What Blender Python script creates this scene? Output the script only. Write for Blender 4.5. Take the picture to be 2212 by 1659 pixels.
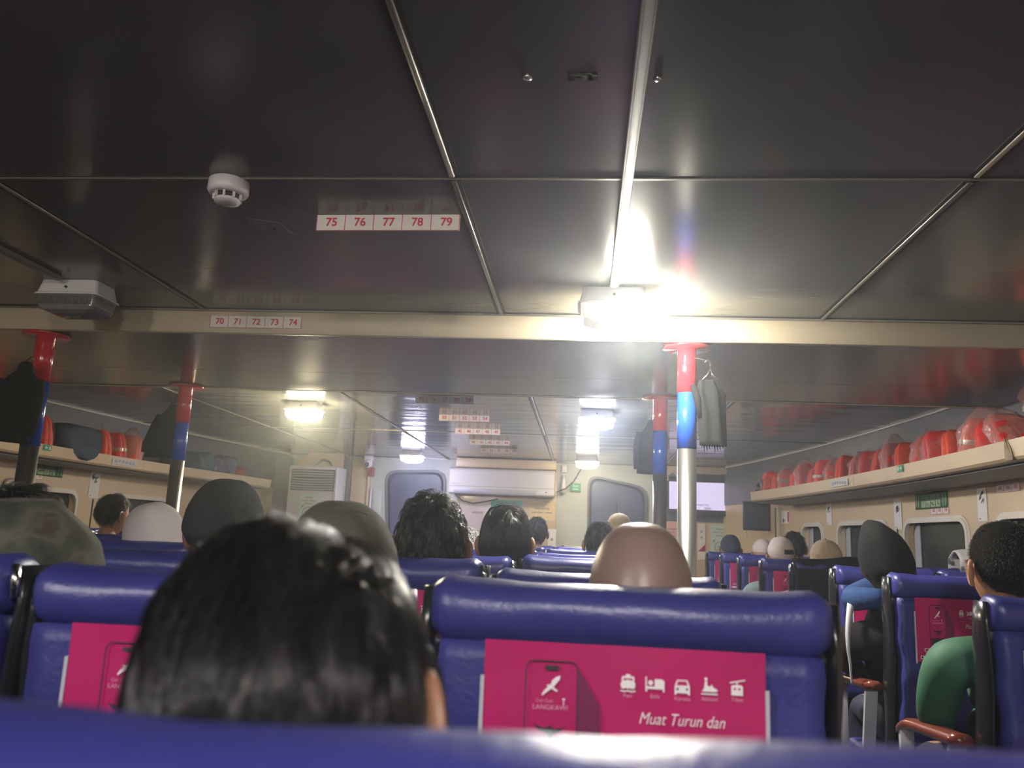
import bpy, bmesh, math, random
import numpy as np
from mathutils import Vector, Matrix, noise

for _o in list(bpy.data.objects):
    bpy.data.objects.remove(_o)
random.seed(7); RNG = np.random.default_rng(11)
S = bpy.context.scene
COL = S.collection
EYE = 1.16                      # height of the camera above the cabin floor
CEIL = EYE + 0.97
MID = -1.07                     # centre line of the hull

# ------------------------------------------------------------------ camera
F_PX, YAW, PITCH, ROLL = 1750.0, 0.0926312, 0.1875051, 0.0417348
fw = Vector((-math.sin(YAW)*math.cos(PITCH), math.cos(YAW)*math.cos(PITCH), math.sin(PITCH)))
rt = Vector((math.cos(YAW), math.sin(YAW), 0)); up = rt.cross(fw)
r2 = rt*math.cos(ROLL)+up*math.sin(ROLL); u2 = up*math.cos(ROLL)-rt*math.sin(ROLL)
cd = bpy.data.cameras.new('camera'); cam = bpy.data.objects.new('camera', cd); COL.objects.link(cam)
cam.matrix_world = Matrix(((r2.x, u2.x, -fw.x, 0), (r2.y, u2.y, -fw.y, 0), (r2.z, u2.z, -fw.z, EYE), (0, 0, 0, 1)))
cd.sensor_width = 36; cd.lens = F_PX/2212*36; cd.clip_start = .02; cd.clip_end = 60
cd.dof.use_dof = True; cd.dof.focus_distance = 3.2; cd.dof.aperture_fstop = 5.5
S.camera = cam

# ------------------------------------------------------------------ world (night outside) and exposure
wd = bpy.data.worlds.new('night'); S.world = wd; wd.use_nodes = True
wd.node_tree.nodes['Background'].inputs[0].default_value = (.02, .025, .04, 1)
wd.node_tree.nodes['Background'].inputs[1].default_value = .3
S.view_settings.view_transform = 'Standard'; S.view_settings.look = 'None'
S.view_settings.gamma = 1; S.view_settings.use_curve_mapping = False
S.view_settings.exposure = 2.45
# strengths of the cabin's ceiling lamps: (x, y, strength, colour, bright side)
LAMPS = [(.10, 3.10, 125, (1, .95, .82), 1, 'lit ceiling lamp with bright right half just in front of the cream beam'),
         (-2.13, 3.10, 0, (1, .9, .7), 1, 'unlit ceiling lamp with grey diffuser beside the left red pole'),
         (-2.18, 6.08, 72, (1, .86, .56), 0, 'warm yellow lit ceiling lamp behind the beam on the left'),
         (.088, 6.08, 55, (.80, .82, 1), 0, 'cool white lit ceiling lamp behind the beam on the right'),
         (-2.04, 9.5, 26, (.70, .70, 1), 0, 'bluish lit ceiling lamp at the far bulkhead left window'),
         (.035, 9.5, 22, (1, .88, .60), 0, 'yellowish lit ceiling lamp at the far bulkhead right window'),
         (.10, -1.3, 95, (1, .95, .92), 0, 'lit ceiling lamp behind the camera on the right'),
         (-2.13, -1.3, 95, (1, .95, .92), 0, 'lit ceiling lamp behind the camera on the left')]

# ------------------------------------------------------------------ materials
MATS = {}
def mat(name, col, rough=.5, metal=0., spec=.5, vary=0., vscale=8., bump=0., bscale=40., bstretch=(1, 1, 1), sheen=0., coat=0., emit=None, estr=0., alpha=1.):
    if name in MATS: return MATS[name]
    m = bpy.data.materials.new(name); m.use_nodes = True; nt = m.node_tree; b = nt.nodes['Principled BSDF']
    b.inputs['Base Color'].default_value = (*col, 1); b.inputs['Roughness'].default_value = rough
    b.inputs['Metallic'].default_value = metal; b.inputs['Specular IOR Level'].default_value = spec
    if sheen: b.inputs['Sheen Weight'].default_value = sheen
    if coat: b.inputs['Coat Weight'].default_value = coat; b.inputs['Coat Roughness'].default_value = .08
    if emit: b.inputs['Emission Color'].default_value = (*emit, 1); b.inputs['Emission Strength'].default_value = estr
    if vary or bump:
        tc = nt.nodes.new('ShaderNodeTexCoord'); mp = nt.nodes.new('ShaderNodeMapping')
        nt.links.new(tc.outputs['Object'], mp.inputs[0])
    if vary:
        n = nt.nodes.new('ShaderNodeTexNoise'); n.inputs['Scale'].default_value = vscale; n.inputs['Detail'].default_value = 5
        nt.links.new(mp.outputs[0], n.inputs[0])
        r = nt.nodes.new('ShaderNodeValToRGB')
        r.color_ramp.elements[0].position = .3; r.color_ramp.elements[1].position = .7
        r.color_ramp.elements[0].color = (*[c*(1-vary) for c in col], 1); r.color_ramp.elements[1].color = (*[min(1, c*(1+vary)) for c in col], 1)
        nt.links.new(n.outputs['Fac'], r.inputs[0]); nt.links.new(r.outputs[0], b.inputs['Base Color'])
    if bump:
        mp2 = nt.nodes.new('ShaderNodeMapping'); mp2.inputs['Scale'].default_value = bstretch
        nt.links.new(tc.outputs['Object'], mp2.inputs[0])
        n2 = nt.nodes.new('ShaderNodeTexNoise'); n2.inputs['Scale'].default_value = bscale; n2.inputs['Detail'].default_value = 3
        nt.links.new(mp2.outputs[0], n2.inputs[0])
        bp = nt.nodes.new('ShaderNodeBump'); bp.inputs['Strength'].default_value = bump; bp.inputs['Distance'].default_value = .01
        nt.links.new(n2.outputs['Fac'], bp.inputs['Height']); nt.links.new(bp.outputs[0], b.inputs['Normal'])
    MATS[name] = m; return m

def clear_film(name, tint, fac, rough=.12, bump=.6):
    """thin clear plastic: mostly see-through with crinkled highlights"""
    m = bpy.data.materials.new(name); m.use_nodes = True; nt = m.node_tree; nt.nodes.clear()
    o = nt.nodes.new('ShaderNodeOutputMaterial'); mx = nt.nodes.new('ShaderNodeMixShader'); tr = nt.nodes.new('ShaderNodeBsdfTransparent')
    p = nt.nodes.new('ShaderNodeBsdfPrincipled'); p.inputs['Base Color'].default_value = (*tint, 1); p.inputs['Roughness'].default_value = rough
    p.inputs['Specular IOR Level'].default_value = 1.0
    tc = nt.nodes.new('ShaderNodeTexCoord'); n = nt.nodes.new('ShaderNodeTexNoise'); n.inputs['Scale'].default_value = 16; n.inputs['Detail'].default_value = 4
    nt.links.new(tc.outputs['Object'], n.inputs[0]); bp = nt.nodes.new('ShaderNodeBump'); bp.inputs['Strength'].default_value = bump; bp.inputs['Distance'].default_value = .02
    nt.links.new(n.outputs['Fac'], bp.inputs['Height']); nt.links.new(bp.outputs[0], p.inputs['Normal'])
    mx.inputs[0].default_value = fac
    nt.links.new(tr.outputs[0], mx.inputs[1]); nt.links.new(p.outputs[0], mx.inputs[2]); nt.links.new(mx.outputs[0], o.inputs[0])
    MATS[name] = m; return m

def patches(name, cols, scale, rough=.8, kind='noise'):
    m = bpy.data.materials.new(name); m.use_nodes = True; nt = m.node_tree; b = nt.nodes['Principled BSDF']; b.inputs['Roughness'].default_value = rough
    tc = nt.nodes.new('ShaderNodeTexCoord')
    if kind == 'noise':
        n = nt.nodes.new('ShaderNodeTexNoise'); n.inputs['Scale'].default_value = scale; n.inputs['Detail'].default_value = 3; out = n.outputs['Fac']
    else:
        n = nt.nodes.new('ShaderNodeTexVoronoi'); n.inputs['Scale'].default_value = scale; out = n.outputs['Distance']
    nt.links.new(tc.outputs['Object'], n.inputs['Vector'])
    r = nt.nodes.new('ShaderNodeValToRGB'); r.color_ramp.interpolation = 'CONSTANT' if kind != 'noise' else 'EASE'
    el = r.color_ramp.elements
    while len(el) < len(cols): el.new(.5)
    lo, hi = (.36, .64) if kind == 'noise' else (0, .55)
    for i, c in enumerate(cols):
        el[i].position = lo+(hi-lo)*i/max(1, len(cols)-1); el[i].color = (*c, 1)
    nt.links.new(out, r.inputs[0]); nt.links.new(r.outputs[0], b.inputs['Base Color'])
    MATS[name] = m; return m

M_CEIL = mat('grey laminate', (.098, .100, .098), .19, spec=.6, vary=.12, vscale=1.2, bump=.05, bscale=1.0, bstretch=(1.2, 9, 1))
M_CEILFAR = mat('rippled grey laminate', (.105, .105, .10), .13, spec=.65, vary=.12, vscale=1.2, bump=.8, bscale=1.0, bstretch=(.6, 5.5, 1))
M_SOFFIT = mat('dark soffit laminate', (.085, .083, .078), .22, spec=.55, vary=.1, vscale=1.5, bump=.06, bscale=1.0, bstretch=(1.5, 6, 1))
M_CREAM = mat('cream paint', (.58, .45, .285), .38, vary=.06, vscale=3, bump=.03, bscale=25)
M_BEAM = mat('cream beam paint', (.52, .45, .32), .45, vary=.06, vscale=3)
M_GREYWALL = mat('grey green bulkhead paint', (.50, .52, .46), .45, vary=.05, vscale=2)
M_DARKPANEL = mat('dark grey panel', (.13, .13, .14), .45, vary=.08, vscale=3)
M_BATTEN = mat('aluminium batten', (.26, .245, .21), .38, metal=.6)
M_GROOVE = mat('black groove', (.012, .012, .012), .5)
M_FLOOR = mat('blue grey deck vinyl', (.06, .065, .085), .5, vary=.2, vscale=6)
M_VINYL = mat('blue vinyl', (.033, .034, .185), .36, spec=.5, vary=.10, vscale=5, bump=.10, bscale=160)
M_VINYL2 = mat('blue fabric cover', (.030, .031, .170), .48, spec=.4, vary=.14, vscale=6, bump=.14, bscale=120)
M_BLACKPL = mat('black glossy plastic', (.012, .012, .014), .22, spec=.6, bump=.08, bscale=14)
M_STEEL = mat('brushed steel', (.50, .49, .47), .32, metal=.96, bump=.03, bscale=30, bstretch=(8, 8, .3))
M_CHROME = mat('bright metal', (.75, .74, .70), .18, metal=1)
M_RED = mat('red gloss paint', (.52, .018, .03), .2, coat=.5)
M_BLUE = mat('blue gloss paint', (.012, .07, .42), .2, coat=.5)
M_MAG = mat('magenta print', (.43, .007, .112), .42, vary=.06, vscale=9)
M_MAGD = mat('dark plum print', (.16, .012, .07), .45)
M_PRINTW = mat('white print', (.80, .74, .76), .5)
M_PRINTP = mat('pale pink print', (.74, .30, .46), .5)
M_PRINTK = mat('black print', (.03, .02, .03), .5)
M_GREYEDGE = mat('grey sleeve edge', (.45, .45, .48), .4)
M_SIGN = mat('white sign board', (.72, .68, .64), .5, vary=.05, vscale=20)
M_SIGNRED = mat('red sign print', (.55, .02, .07), .5)
M_PAPER = mat('white paper', (.74, .72, .68), .6)
M_GREEN = mat('green sign', (.03, .36, .16), .5)
M_DGREEN = mat('dark green sign', (.05, .13, .06), .5)
M_PALEGREEN = mat('pale green print', (.34, .46, .26), .6)
M_TEAL = mat('teal notice', (.16, .50, .42), .55)
M_YELLOWP = mat('yellow paper', (.72, .56, .30), .6)
M_PINKP = mat('pink paper', (.80, .42, .42), .6)
M_MINT = mat('mint paper', (.52, .62, .54), .6)
M_GREYP = mat('grey print', (.28, .27, .26), .6)
M_WHITEPL = mat('white plastic', (.70, .69, .68), .35)
M_LILAC = mat('pale housing plastic', (.60, .57, .58), .35)
M_DARKGLASS = mat('dark night glass', (.034, .044, .037), .12, spec=.25)
M_CURTAIN = mat('navy window blind', (.055, .06, .13), .4, vary=.15, vscale=4)
M_RUBBER = mat('black rubber', (.015, .015, .015), .6)
M_MAHOG = mat('red brown armrest', (.16, .035, .022), .28, coat=.3)
M_FRAMEW = mat('white window frame', (.66, .62, .54), .3)
M_ORANGE = mat('orange red nylon', (.98, .085, .038), .5, vary=.2, vscale=18, bump=.35, bscale=22)
M_ORANGE2 = mat('deep red nylon', (.72, .045, .04), .5, vary=.2, vscale=18, bump=.35, bscale=22)
M_TAPE = mat('silver tape', (.45, .40, .30), .3, metal=.3)
M_FILM = clear_film('clear plastic film', (.55, .34, .31), .13, .10, 1.)
M_FILM3 = clear_film('milky plastic film', (.60, .36, .33), .46, .16, 1.)
M_FILM2 = clear_film('cloudy plastic film', (.60, .40, .37), .22, .14, 1.)
M_NAVYC = mat('slate blue cloth', (.035, .062, .085), .75, vary=.2, vscale=14, bump=.3, bscale=30)
M_STEELB = mat('steel blue cloth', (.075, .11, .17), .75, vary=.2, vscale=14, bump=.3, bscale=30)
M_PURPLEC = mat('violet grey cloth', (.11, .095, .17), .75, vary=.2, vscale=20, bump=.3, bscale=30)
M_BLACKC = mat('black cloth', (.008, .008, .009), .9, spec=.2, vary=.3, vscale=14, bump=.2, bscale=60)
M_CHARC = mat('charcoal cloth', (.022, .022, .022), .8, spec=.25, vary=.2, vscale=10, bump=.2, bscale=40)
M_NAVYD = mat('dark navy cloth', (.014, .017, .04), .75, vary=.2, vscale=10)
M_DIFFOFF = mat('grey ribbed diffuser', (.16, .15, .15), .2, spec=.6)
M_HAIR = mat('black hair', (.015, .0135, .0135), .33, spec=.6)
M_HAIRCAP = mat('matte hair base', (.008, .007, .007), .95, spec=.05)
M_HAIRB = mat('dark brown hair', (.022, .016, .013), .36, spec=.5)
M_SKIN = mat('tan skin', (.34, .165, .095), .45, vary=.08, vscale=12)
M_SKIND = mat('brown skin', (.20, .095, .065), .40, vary=.08, vscale=12)
M_SKINB = mat('bald scalp skin', (.25, .165, .135), .38, vary=.06, vscale=18, bump=.05, bscale=150)
M_EYE = mat('eye', (.05, .04, .035), .2)
M_CAMO = patches('camouflage cloth', [(.026, .028, .019), (.042, .045, .032), (.075, .076, .056), (.05, .033, .026)], 13)
M_HOUND = patches('black and white knit', [(.015, .015, .018), (.45, .45, .46), (.02, .02, .02), (.40, .40, .40)], 60, kind='vor')
M_FLORAL = patches('white cloth with grey print', [(.55, .52, .54), (.58, .54, .56), (.60, .56, .58), (.10, .09, .10)], 14)

# ------------------------------------------------------------------ mesh helpers
class MB:
    """collects geometry for one mesh object"""
    def __init__(s): s.v = []; s.f = []; s.m = []; s.sm = []
    def add(s, vs, fs, mi=0, smooth=False):
        o = len(s.v); s.v += [tuple(v) for v in vs]
        for f in fs: s.f.append(tuple(i+o for i in f)); s.m.append(mi); s.sm.append(smooth)
        return s
    def box(s, c, d, mi=0, rot=None, bevel=0., seg=2):
        bm = bmesh.new(); bmesh.ops.create_cube(bm, size=1)
        for v in bm.verts: v.co = Vector((v.co.x*d[0], v.co.y*d[1], v.co.z*d[2]))
        if bevel: bmesh.ops.bevel(bm, geom=list(bm.edges), offset=bevel, segments=seg, affect='EDGES', profile=.5)
        R = rot if rot is not None else Matrix.Identity(3)
        s.frombm(bm, Matrix.Translation(c) @ R.to_4x4(), mi, bevel > 0); return s
    def frombm(s, bm, M=None, mi=0, smooth=False):
        bm.verts.index_update()
        vs = [(M @ v.co if M else v.co) for v in bm.verts]
        s.add(vs, [[v.index for v in f.verts] for f in bm.faces], mi, smooth); bm.free(); return s
    def prism(s, poly, z0, z1, mi=0, ax='z', smooth=False):
        """poly: 2-D outline (counter-clockwise) extruded from z0 to z1 along ax"""
        n = len(poly)
        def P(a, b, c): return {'z': (a, b, c), 'y': (a, c, b), 'x': (c, a, b)}[ax]
        vs = [P(x, y, z0) for x, y in poly]+[P(x, y, z1) for x, y in poly]
        fs = [list(range(n-1, -1, -1)), list(range(n, 2*n))]+[[i, (i+1) % n, n+(i+1) % n, n+i] for i in range(n)]
        if ax == 'y': fs = [f[::-1] for f in fs]
        return s.add(vs, fs, mi, smooth)
    def loft(s, rings, mi=0, smooth=True, cap=True, closed=True):
        n = len(rings[0]); vs = [p for r in rings for p in r]; fs = []
        for i in range(len(rings)-1):
            for j in range(n if closed else n-1):
                k = (j+1) % n; fs.append([i*n+j, i*n+k, (i+1)*n+k, (i+1)*n+j])
        if cap and closed: fs += [list(range(n-1, -1, -1)), [(len(rings)-1)*n+j for j in range(n)]]
        return s.add(vs, fs, mi, smooth)
    def tube(s, path, r, n=8, mi=0, cap=True):
        path = [Vector(p) for p in path]; rings = []
        rr = r if hasattr(r, '__len__') else [r]*len(path)
        for i, p in enumerate(path):
            t = (path[min(i+1, len(path)-1)]-path[max(i-1, 0)]).normalized()
            a = Vector((0, 0, 1)) if abs(t.z) < .9 else Vector((1, 0, 0))
            u = t.cross(a).normalized(); w = u.cross(t)
            rings.append([p+(u*math.cos(2*math.pi*k/n)+w*math.sin(2*math.pi*k/n))*rr[i] for k in range(n)])
        return s.loft(rings, mi, True, cap)
    def lathe(s, prof, c=(0, 0, 0), n=24, mi=0, smooth=True, ax='z'):
        rings = []
        for r, h in prof:
            ring = []
            for k in range(n):
                a = 2*math.pi*k/n
                q = (r*math.cos(a), r*math.sin(a), h) if ax == 'z' else (r*math.cos(a), h, -r*math.sin(a))
                ring.append((c[0]+q[0], c[1]+q[1], c[2]+q[2]))
            rings.append(ring)
        return s.loft(rings, mi, smooth, True)
    def mesh(s, name):
        me = bpy.data.meshes.new(name); me.from_pydata(s.v, [], s.f)
        me.polygons.foreach_set('material_index', s.m); me.polygons.foreach_set('use_smooth', s.sm); me.update(); return me

def obj(name, geo, mats=None, parent=None, loc=None, rot=None, scale=None):
    me = geo.mesh(name) if isinstance(geo, MB) else geo
    if mats is not None and len(me.materials) == 0:
        for m in (mats if isinstance(mats, (list, tuple)) else [mats]): me.materials.append(m)
    o = bpy.data.objects.new(name, me); COL.objects.link(o)
    if parent is not None: o.parent = parent
    if loc is not None: o.location = loc
    if rot is not None: o.rotation_euler = rot
    if scale is not None: o.scale = scale
    return o
def thing(name, label, cat, loc=(0, 0, 0), rot=(0, 0, 0), group=None):
    o = bpy.data.objects.new(name, None); COL.objects.link(o); o.location = loc; o.rotation_euler = rot; o.empty_display_size = .1
    return tag(o, label, cat, group)
def tag(o, label, cat, group=None):
    o['label'] = label; o['category'] = cat
    if group: o['group'] = group
    return o
def struct(name, geo, mats, parent=None):
    o = obj(name, geo, mats, parent)
    if parent is None: o['kind'] = 'structure'
    return o
def sroot(name, loc=(0, 0, 0), rot=(0, 0, 0)):
    o = bpy.data.objects.new(name, None); COL.objects.link(o); o.location = loc; o.rotation_euler = rot; o['kind'] = 'structure'; return o
def nz(x, y, z, s=1.): return noise.noise(Vector((x*s, y*s, z*s)))

TXT = {}
def text(s, size, align='CENTER', off=0., shear=0., sx=1.):
    """flat lettering in the x-z plane facing -y"""
    k = (s, size, align, off, shear, sx)
    if k in TXT: return TXT[k]
    cu = bpy.data.curves.new('lettering', 'FONT'); cu.body = s; cu.size = size; cu.align_x = align; cu.align_y = 'CENTER'; cu.offset = off*size; cu.shear = shear; cu.resolution_u = 3
    o = bpy.data.objects.new('lettering', cu); COL.objects.link(o)
    dg = bpy.context.evaluated_depsgraph_get(); me = bpy.data.meshes.new_from_object(o.evaluated_get(dg))
    vs = [(v.co.x*sx, 0., v.co.y) for v in me.vertices]; fs = [list(p.vertices) for p in me.polygons]
    bpy.data.objects.remove(o); bpy.data.curves.remove(cu); bpy.data.meshes.remove(me)
    TXT[k] = (vs, fs); return TXT[k]
def put_text(mb, s, size, x, y, z, mi=0, **kw):
    vs, fs = text(s, size, **kw); mb.add([(v[0]+x, y, v[2]+z) for v in vs], fs, mi)
def rrect(x0, z0, x1, z1, r, n=5):
    pts = []
    for cx, cz, a0 in ((x1-r, z0+r, -90), (x1-r, z1-r, 0), (x0+r, z1-r, 90), (x0+r, z0+r, 180)):
        for k in range(n+1):
            a = math.radians(a0+90*k/n); pts.append((cx+r*math.cos(a), cz+r*math.sin(a)))
    return pts
def ring_prism(mb, outer, inner, y0, y1, mi=0):
    """frame between two outlines with the same point count, in the x-z plane, from y0 to y1"""
    n = len(outer)
    vs = [(x, y0, z) for x, z in outer]+[(x, y0, z) for x, z in inner]+[(x, y1, z) for x, z in outer]+[(x, y1, z) for x, z in inner]
    fs = []
    for i in range(n):
        j = (i+1) % n
        fs += [[i, j, n+j, n+i], [2*n+i, 3*n+i, 3*n+j, 2*n+j], [i, 2*n+i, 2*n+j, j], [n+i, n+j, 3*n+j, 3*n+i]]
    mb.add(vs, fs, mi, False)
ORD = ['first', 'second', 'third', 'fourth', 'fifth', 'sixth', 'seventh', 'eighth', 'ninth', 'tenth', 'eleventh', 'twelfth', 'thirteenth', 'fourteenth', 'fifteenth', 'sixteenth', 'seventeenth', 'eighteenth', 'nineteenth', 'twentieth', 'twenty-first', 'twenty-second', 'twenty-third']

# ------------------------------------------------------------------ hull outline
Y0, Y1 = -3.4, 10.45
def hw(y): return 3.5-(.02*(y-4.5)**2 if y > 4.5 else 0)
def slope(y): return -.04*(y-4.5) if y > 4.5 else 0.
def wall_pt(side, y, off, z):
    """point on the side wall, off metres inboard"""
    return (MID+side*(hw(y)-off), y, z)
# floor
mb = MB(); mb.prism([(MID-3.7, Y0), (MID+3.7, Y0), (MID+3.7, Y1+.1), (MID-3.7, Y1+.1)], -.08, 0); struct('floor', mb, M_FLOOR)
mb = MB(); mb.box((MID, Y0-.05, 1.1), (7.4, .1, 2.3)); struct('wall_back', mb, M_CREAM)

# ceiling: panels, battens, soffit
ceiling = sroot('ceiling')
XS = [None, -3.06, -1.745, -.38, .995, None]
SEGS = [(Y0, -1.9, 0), (-1.9, -.57, 0), (-.57, .75, 0), (.75, 2.07, 0), (2.07, 3.46, 0), (4.92, 7.62, 1), (7.62, Y1, 1)]
for (ya, yb, far) in SEGS:
    for c in range(5):
        g = .004
        ys = np.linspace(ya+g, yb-g, 9)
        L = [((XS[c]+g) if XS[c] is not None else MID-hw(y)-.02, y) for y in ys]
        R = [((XS[c+1]-g) if XS[c+1] is not None else MID+hw(y)+.02, y) for y in ys]
        mb = MB(); mb.prism([p for p in L]+[p for p in R[::-1]][::1], CEIL, CEIL+.02) if False else mb.prism([L[0]]+[R[0]]+R[1:]+L[1:][::-1], CEIL, CEIL+.02)
        obj('panel', mb, M_CEILFAR if far else M_CEIL, ceiling)
mb = MB(); mb.prism([(MID-3.7, Y0), (MID+3.7, Y0), (MID+3.7, Y1), (MID-3.7, Y1)], CEIL+.021, CEIL+.06); obj('deck_backing', mb, M_GROOVE, ceiling)
for (ya, yb) in ((Y0, 3.45), (4.94, Y1-.02)):
    for x in XS[1:5]:
        cuts = [y for y in (-1.9, -.57, .75, 2.07, 7.62) if ya < y < yb]
        pts = [ya]+cuts+[yb]
        for a, b in zip(pts[:-1], pts[1:]):
            mb = MB(); mb.box((x, (a+b)/2, CEIL-.003), (.015, b-a-.03, .006), bevel=.002, seg=1)
            for dx in (-.015, .015): mb.box((x+dx, (a+b)/2, CEIL-.0008), (.010, b-a-.03, .002), 1)
            obj('batten', mb, [M_BATTEN, M_GROOVE], ceiling)
for y in (-1.9, -.57, .75, 2.07, 7.62):
    mb = MB(); mb.box((MID, y, CEIL-.002), (2*hw(y), .009, .005)); mb.box((MID, y-.008, CEIL-.0006), (2*hw(y), .006, .002), 1)
    obj('cross_batten', mb, [M_BATTEN, M_GROOVE], ceiling)
for y in (3.44, 10.40):
    mb = MB(); mb.box((MID, y, CEIL-.004), (2*hw(y)-.02, .012, .008)); mb.box((MID, y-.012, CEIL-.0008), (2*hw(y)-.02, .008, .002), 1)
    obj('cross_batten', mb, [M_BATTEN, M_GROOVE], ceiling)
for side in (-1, 1):
    ys = np.linspace(4.95, Y1-.05, 26); rings = []
    for y in ys:
        x = MID+side*(hw(y)-.012); rings.append([(x-.012, y, CEIL-.014), (x+.012, y, CEIL-.014), (x+.012, y, CEIL-.001), (x-.012, y, CEIL-.001)])
    mb = MB(); mb.loft(rings, 0, False); obj('edge_trim', mb, M_FRAMEW, ceiling)
# dropped soffit with its cream front face
SOFF = EYE+.862
soffit = sroot('trim_1')
mb = MB(); mb.box((MID, 3.465, (SOFF+CEIL)/2), (7.1, .03, CEIL-SOFF), bevel=.004, seg=1); obj('fascia_board', mb, M_BEAM, soffit)
for ya, yb in ((3.482, 4.327), (4.333, 4.90)):
    mb = MB(); mb.box((MID, (ya+yb)/2, SOFF+.013), (7.1, yb-ya, .02)); obj('panel', mb, M_SOFFIT, soffit)
mb = MB(); mb.box((MID, 4.915, (SOFF+CEIL)/2+.001), (7.1, .03, CEIL-SOFF-.004)); obj('fascia_board', mb, M_SOFFIT, soffit)
mb = MB(); mb.box((MID, 4.91, SOFF-.001), (7.0, .03, .004)); obj('lip', mb, M_BEAM, soffit)

# side walls with window openings
WINS = {1: [(8.02, .44), (7.02, .90), (5.83, .86), (4.60, .86), (3.40, .86), (2.20, .86)],
        -1: [(8.95, .55), (7.70, .90), (6.42, .86), (5.20, .86), (4.0, .86), (2.8, .86)]}
ZT, ZB = EYE+.225, EYE-.36
nwin = 0
for side in (-1, 1):
    holes = sorted((c-w/2, c+w/2) for c, w in WINS[side])
    ys = sorted(set([Y0, Y1]+[v for h in holes for v in h]+list(np.round(np.linspace(Y0, Y1, 40), 3))))
    zs = [0, ZB, ZT, CEIL+.01]
    mb = MB()
    def cell(ya, yb, za, zb):
        q = []
        for off in (0., -.07):
            q += [wall_pt(side, ya, off, za), wall_pt(side, yb, off, za), wall_pt(side, yb, off, zb), wall_pt(side, ya, off, zb)]
        fs = [[0, 1, 2, 3], [7, 6, 5, 4], [0, 4, 5, 1], [1, 5, 6, 2], [2, 6, 7, 3], [3, 7, 4, 0]]
        mb.add(q, fs if side < 0 else [f[::-1] for f in fs])
    for ya, yb in zip(ys[:-1], ys[1:]):
        m = (ya+yb)/2; inh = any(a < m < b for a, b in holes)
        for k, (za, zb) in enumerate(zip(zs[:-1], zs[1:])):
            if k == 1 and inh: continue
            cell(ya, yb, za, zb)
    wl = struct('wall_right' if side > 0 else 'wall_left', mb, M_CREAM)
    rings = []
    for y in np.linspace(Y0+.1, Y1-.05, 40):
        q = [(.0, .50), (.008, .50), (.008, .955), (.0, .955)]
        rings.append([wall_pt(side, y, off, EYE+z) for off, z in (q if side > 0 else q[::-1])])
    ub = MB(); ub.loft(rings, 0, False); obj('upper_shade_panel', ub, M_DARKPANEL, wl)  # dark sheet above the racks, its colour stands in for the shade there
    for c, w in WINS[side]:
        nwin += 1
        a = math.atan(slope(c))
        win = sroot('window_%d' % nwin, wall_pt(side, c, 0, (ZT+ZB)/2), (0, 0, (-math.pi/2-a) if side > 0 else (math.pi/2+a)))
        h = (ZT-ZB)/2
        mb = MB(); ring_prism(mb, rrect(-w/2-.035, -h-.035, w/2+.035, h+.035, .11), rrect(-w/2, -h, w/2, h, .08), -.016, .004)
        ring_prism(mb, rrect(-w/2-.022, -h-.022, w/2+.022, h+.022, .10), rrect(-w/2+.004, -h+.004, w/2-.004, h-.004, .078), -.024, -.014)
        obj('frame', mb, M_FRAMEW, win)
        mb = MB(); ring_prism(mb, rrect(-w/2+.0, -h, w/2, h, .08), rrect(-w/2+.012, -h+.012, w/2-.012, h-.012, .07), .045, .06); obj('gasket', mb, M_RUBBER, win)
        mb = MB(); mb.prism(rrect(-w/2-.03, -h-.03, w/2+.03, h+.03, .03), .055, .064, ax='y'); obj('pane', mb, M_DARKGLASS, win)
        if side > 0:
            mb = MB(); mb.box((-w/2+.05, .048, 0), (.10, .006, 2*h-.02)); obj('blind_edge', mb, M_GREYEDGE, win)
# dark vertical joint lines in the wall cladding
n = 0
for side, yy in ((1, 8.92), (1, 6.40), (1, 5.2), (-1, 7.08), (-1, 9.72), (-1, 5.8)):
    a = math.atan(slope(yy)); z1 = EYE+.43 if yy > 8.5 else EYE+.19
    mb = MB(); mb.box((0, -.003, 0), (.014, .008, z1-.6), bevel=.002, seg=1)
    n += 1
    o = struct('trim_%d' % (n+1), mb, M_RUBBER); o.location = wall_pt(side, yy, 0, (z1+.6)/2); o.rotation_euler = (0, 0, (-math.pi/2-a) if side > 0 else (math.pi/2+a))

# front bulkhead
wf = sroot('wall_front')
mb = MB(); mb.box((MID, Y1+.05, 1.08), (7.2, .1, 2.16)); obj('bulkhead', mb, M_GREYWALL, wf)
mb = MB(); mb.box((-.97, 10.42, EYE+.30), (1.27, .05, 1.34), bevel=.006); obj('centre_panel', mb, M_CREAM, wf)
mb = MB(); mb.box((-.97, 10.24, EYE+.905), (1.25, .36, .11), bevel=.006); obj('soffit_box', mb, M_CREAM, wf)
mb = MB(); mb.box((-2.90, 10.40, EYE+.3), (.22, .06, 1.3), bevel=.006); mb.box((-2.775, 10.38, EYE+.3), (.03, .09, 1.3), bevel=.005); obj('door_jamb', mb, M_CREAM, wf)
mb = MB(); mb.box((-3.06, 10.36, EYE+.3), (.09, .12, 1.33), bevel=.004); obj('dark_post', mb, M_DARKPANEL, wf)
mb = MB(); mb.box((-2.66, 10.41, EYE+.18), (.13, .03, .74), bevel=.004); mb.box((-2.66, 10.395, EYE+.20), (.10, .012, .66), bevel=.003); obj('locker_panel', mb, M_GREYWALL, wf)
mb = MB(); mb.tube([(-2.735, 10.36, EYE+.56), (-2.735, 10.36, EYE-.6)], .014, 10); obj('pipe', mb, M_WHITEPL, wf)
mb = MB(); mb.box((1.53, 10.41, EYE+.60), (1.05, .06, .62), bevel=.01); obj('dark_panel', mb, M_DARKPANEL, wf)
mb = MB(); mb.box((1.40, 10.34, EYE+.92), (1.1, .2, .09), bevel=.01); obj('valance', mb, M_CREAM, wf)
mb = MB(); mb.box((1.5, 10.42, EYE-.2), (1.1, .04, .98), bevel=.006); obj('lower_panel', mb, M_CREAM, wf)
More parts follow.
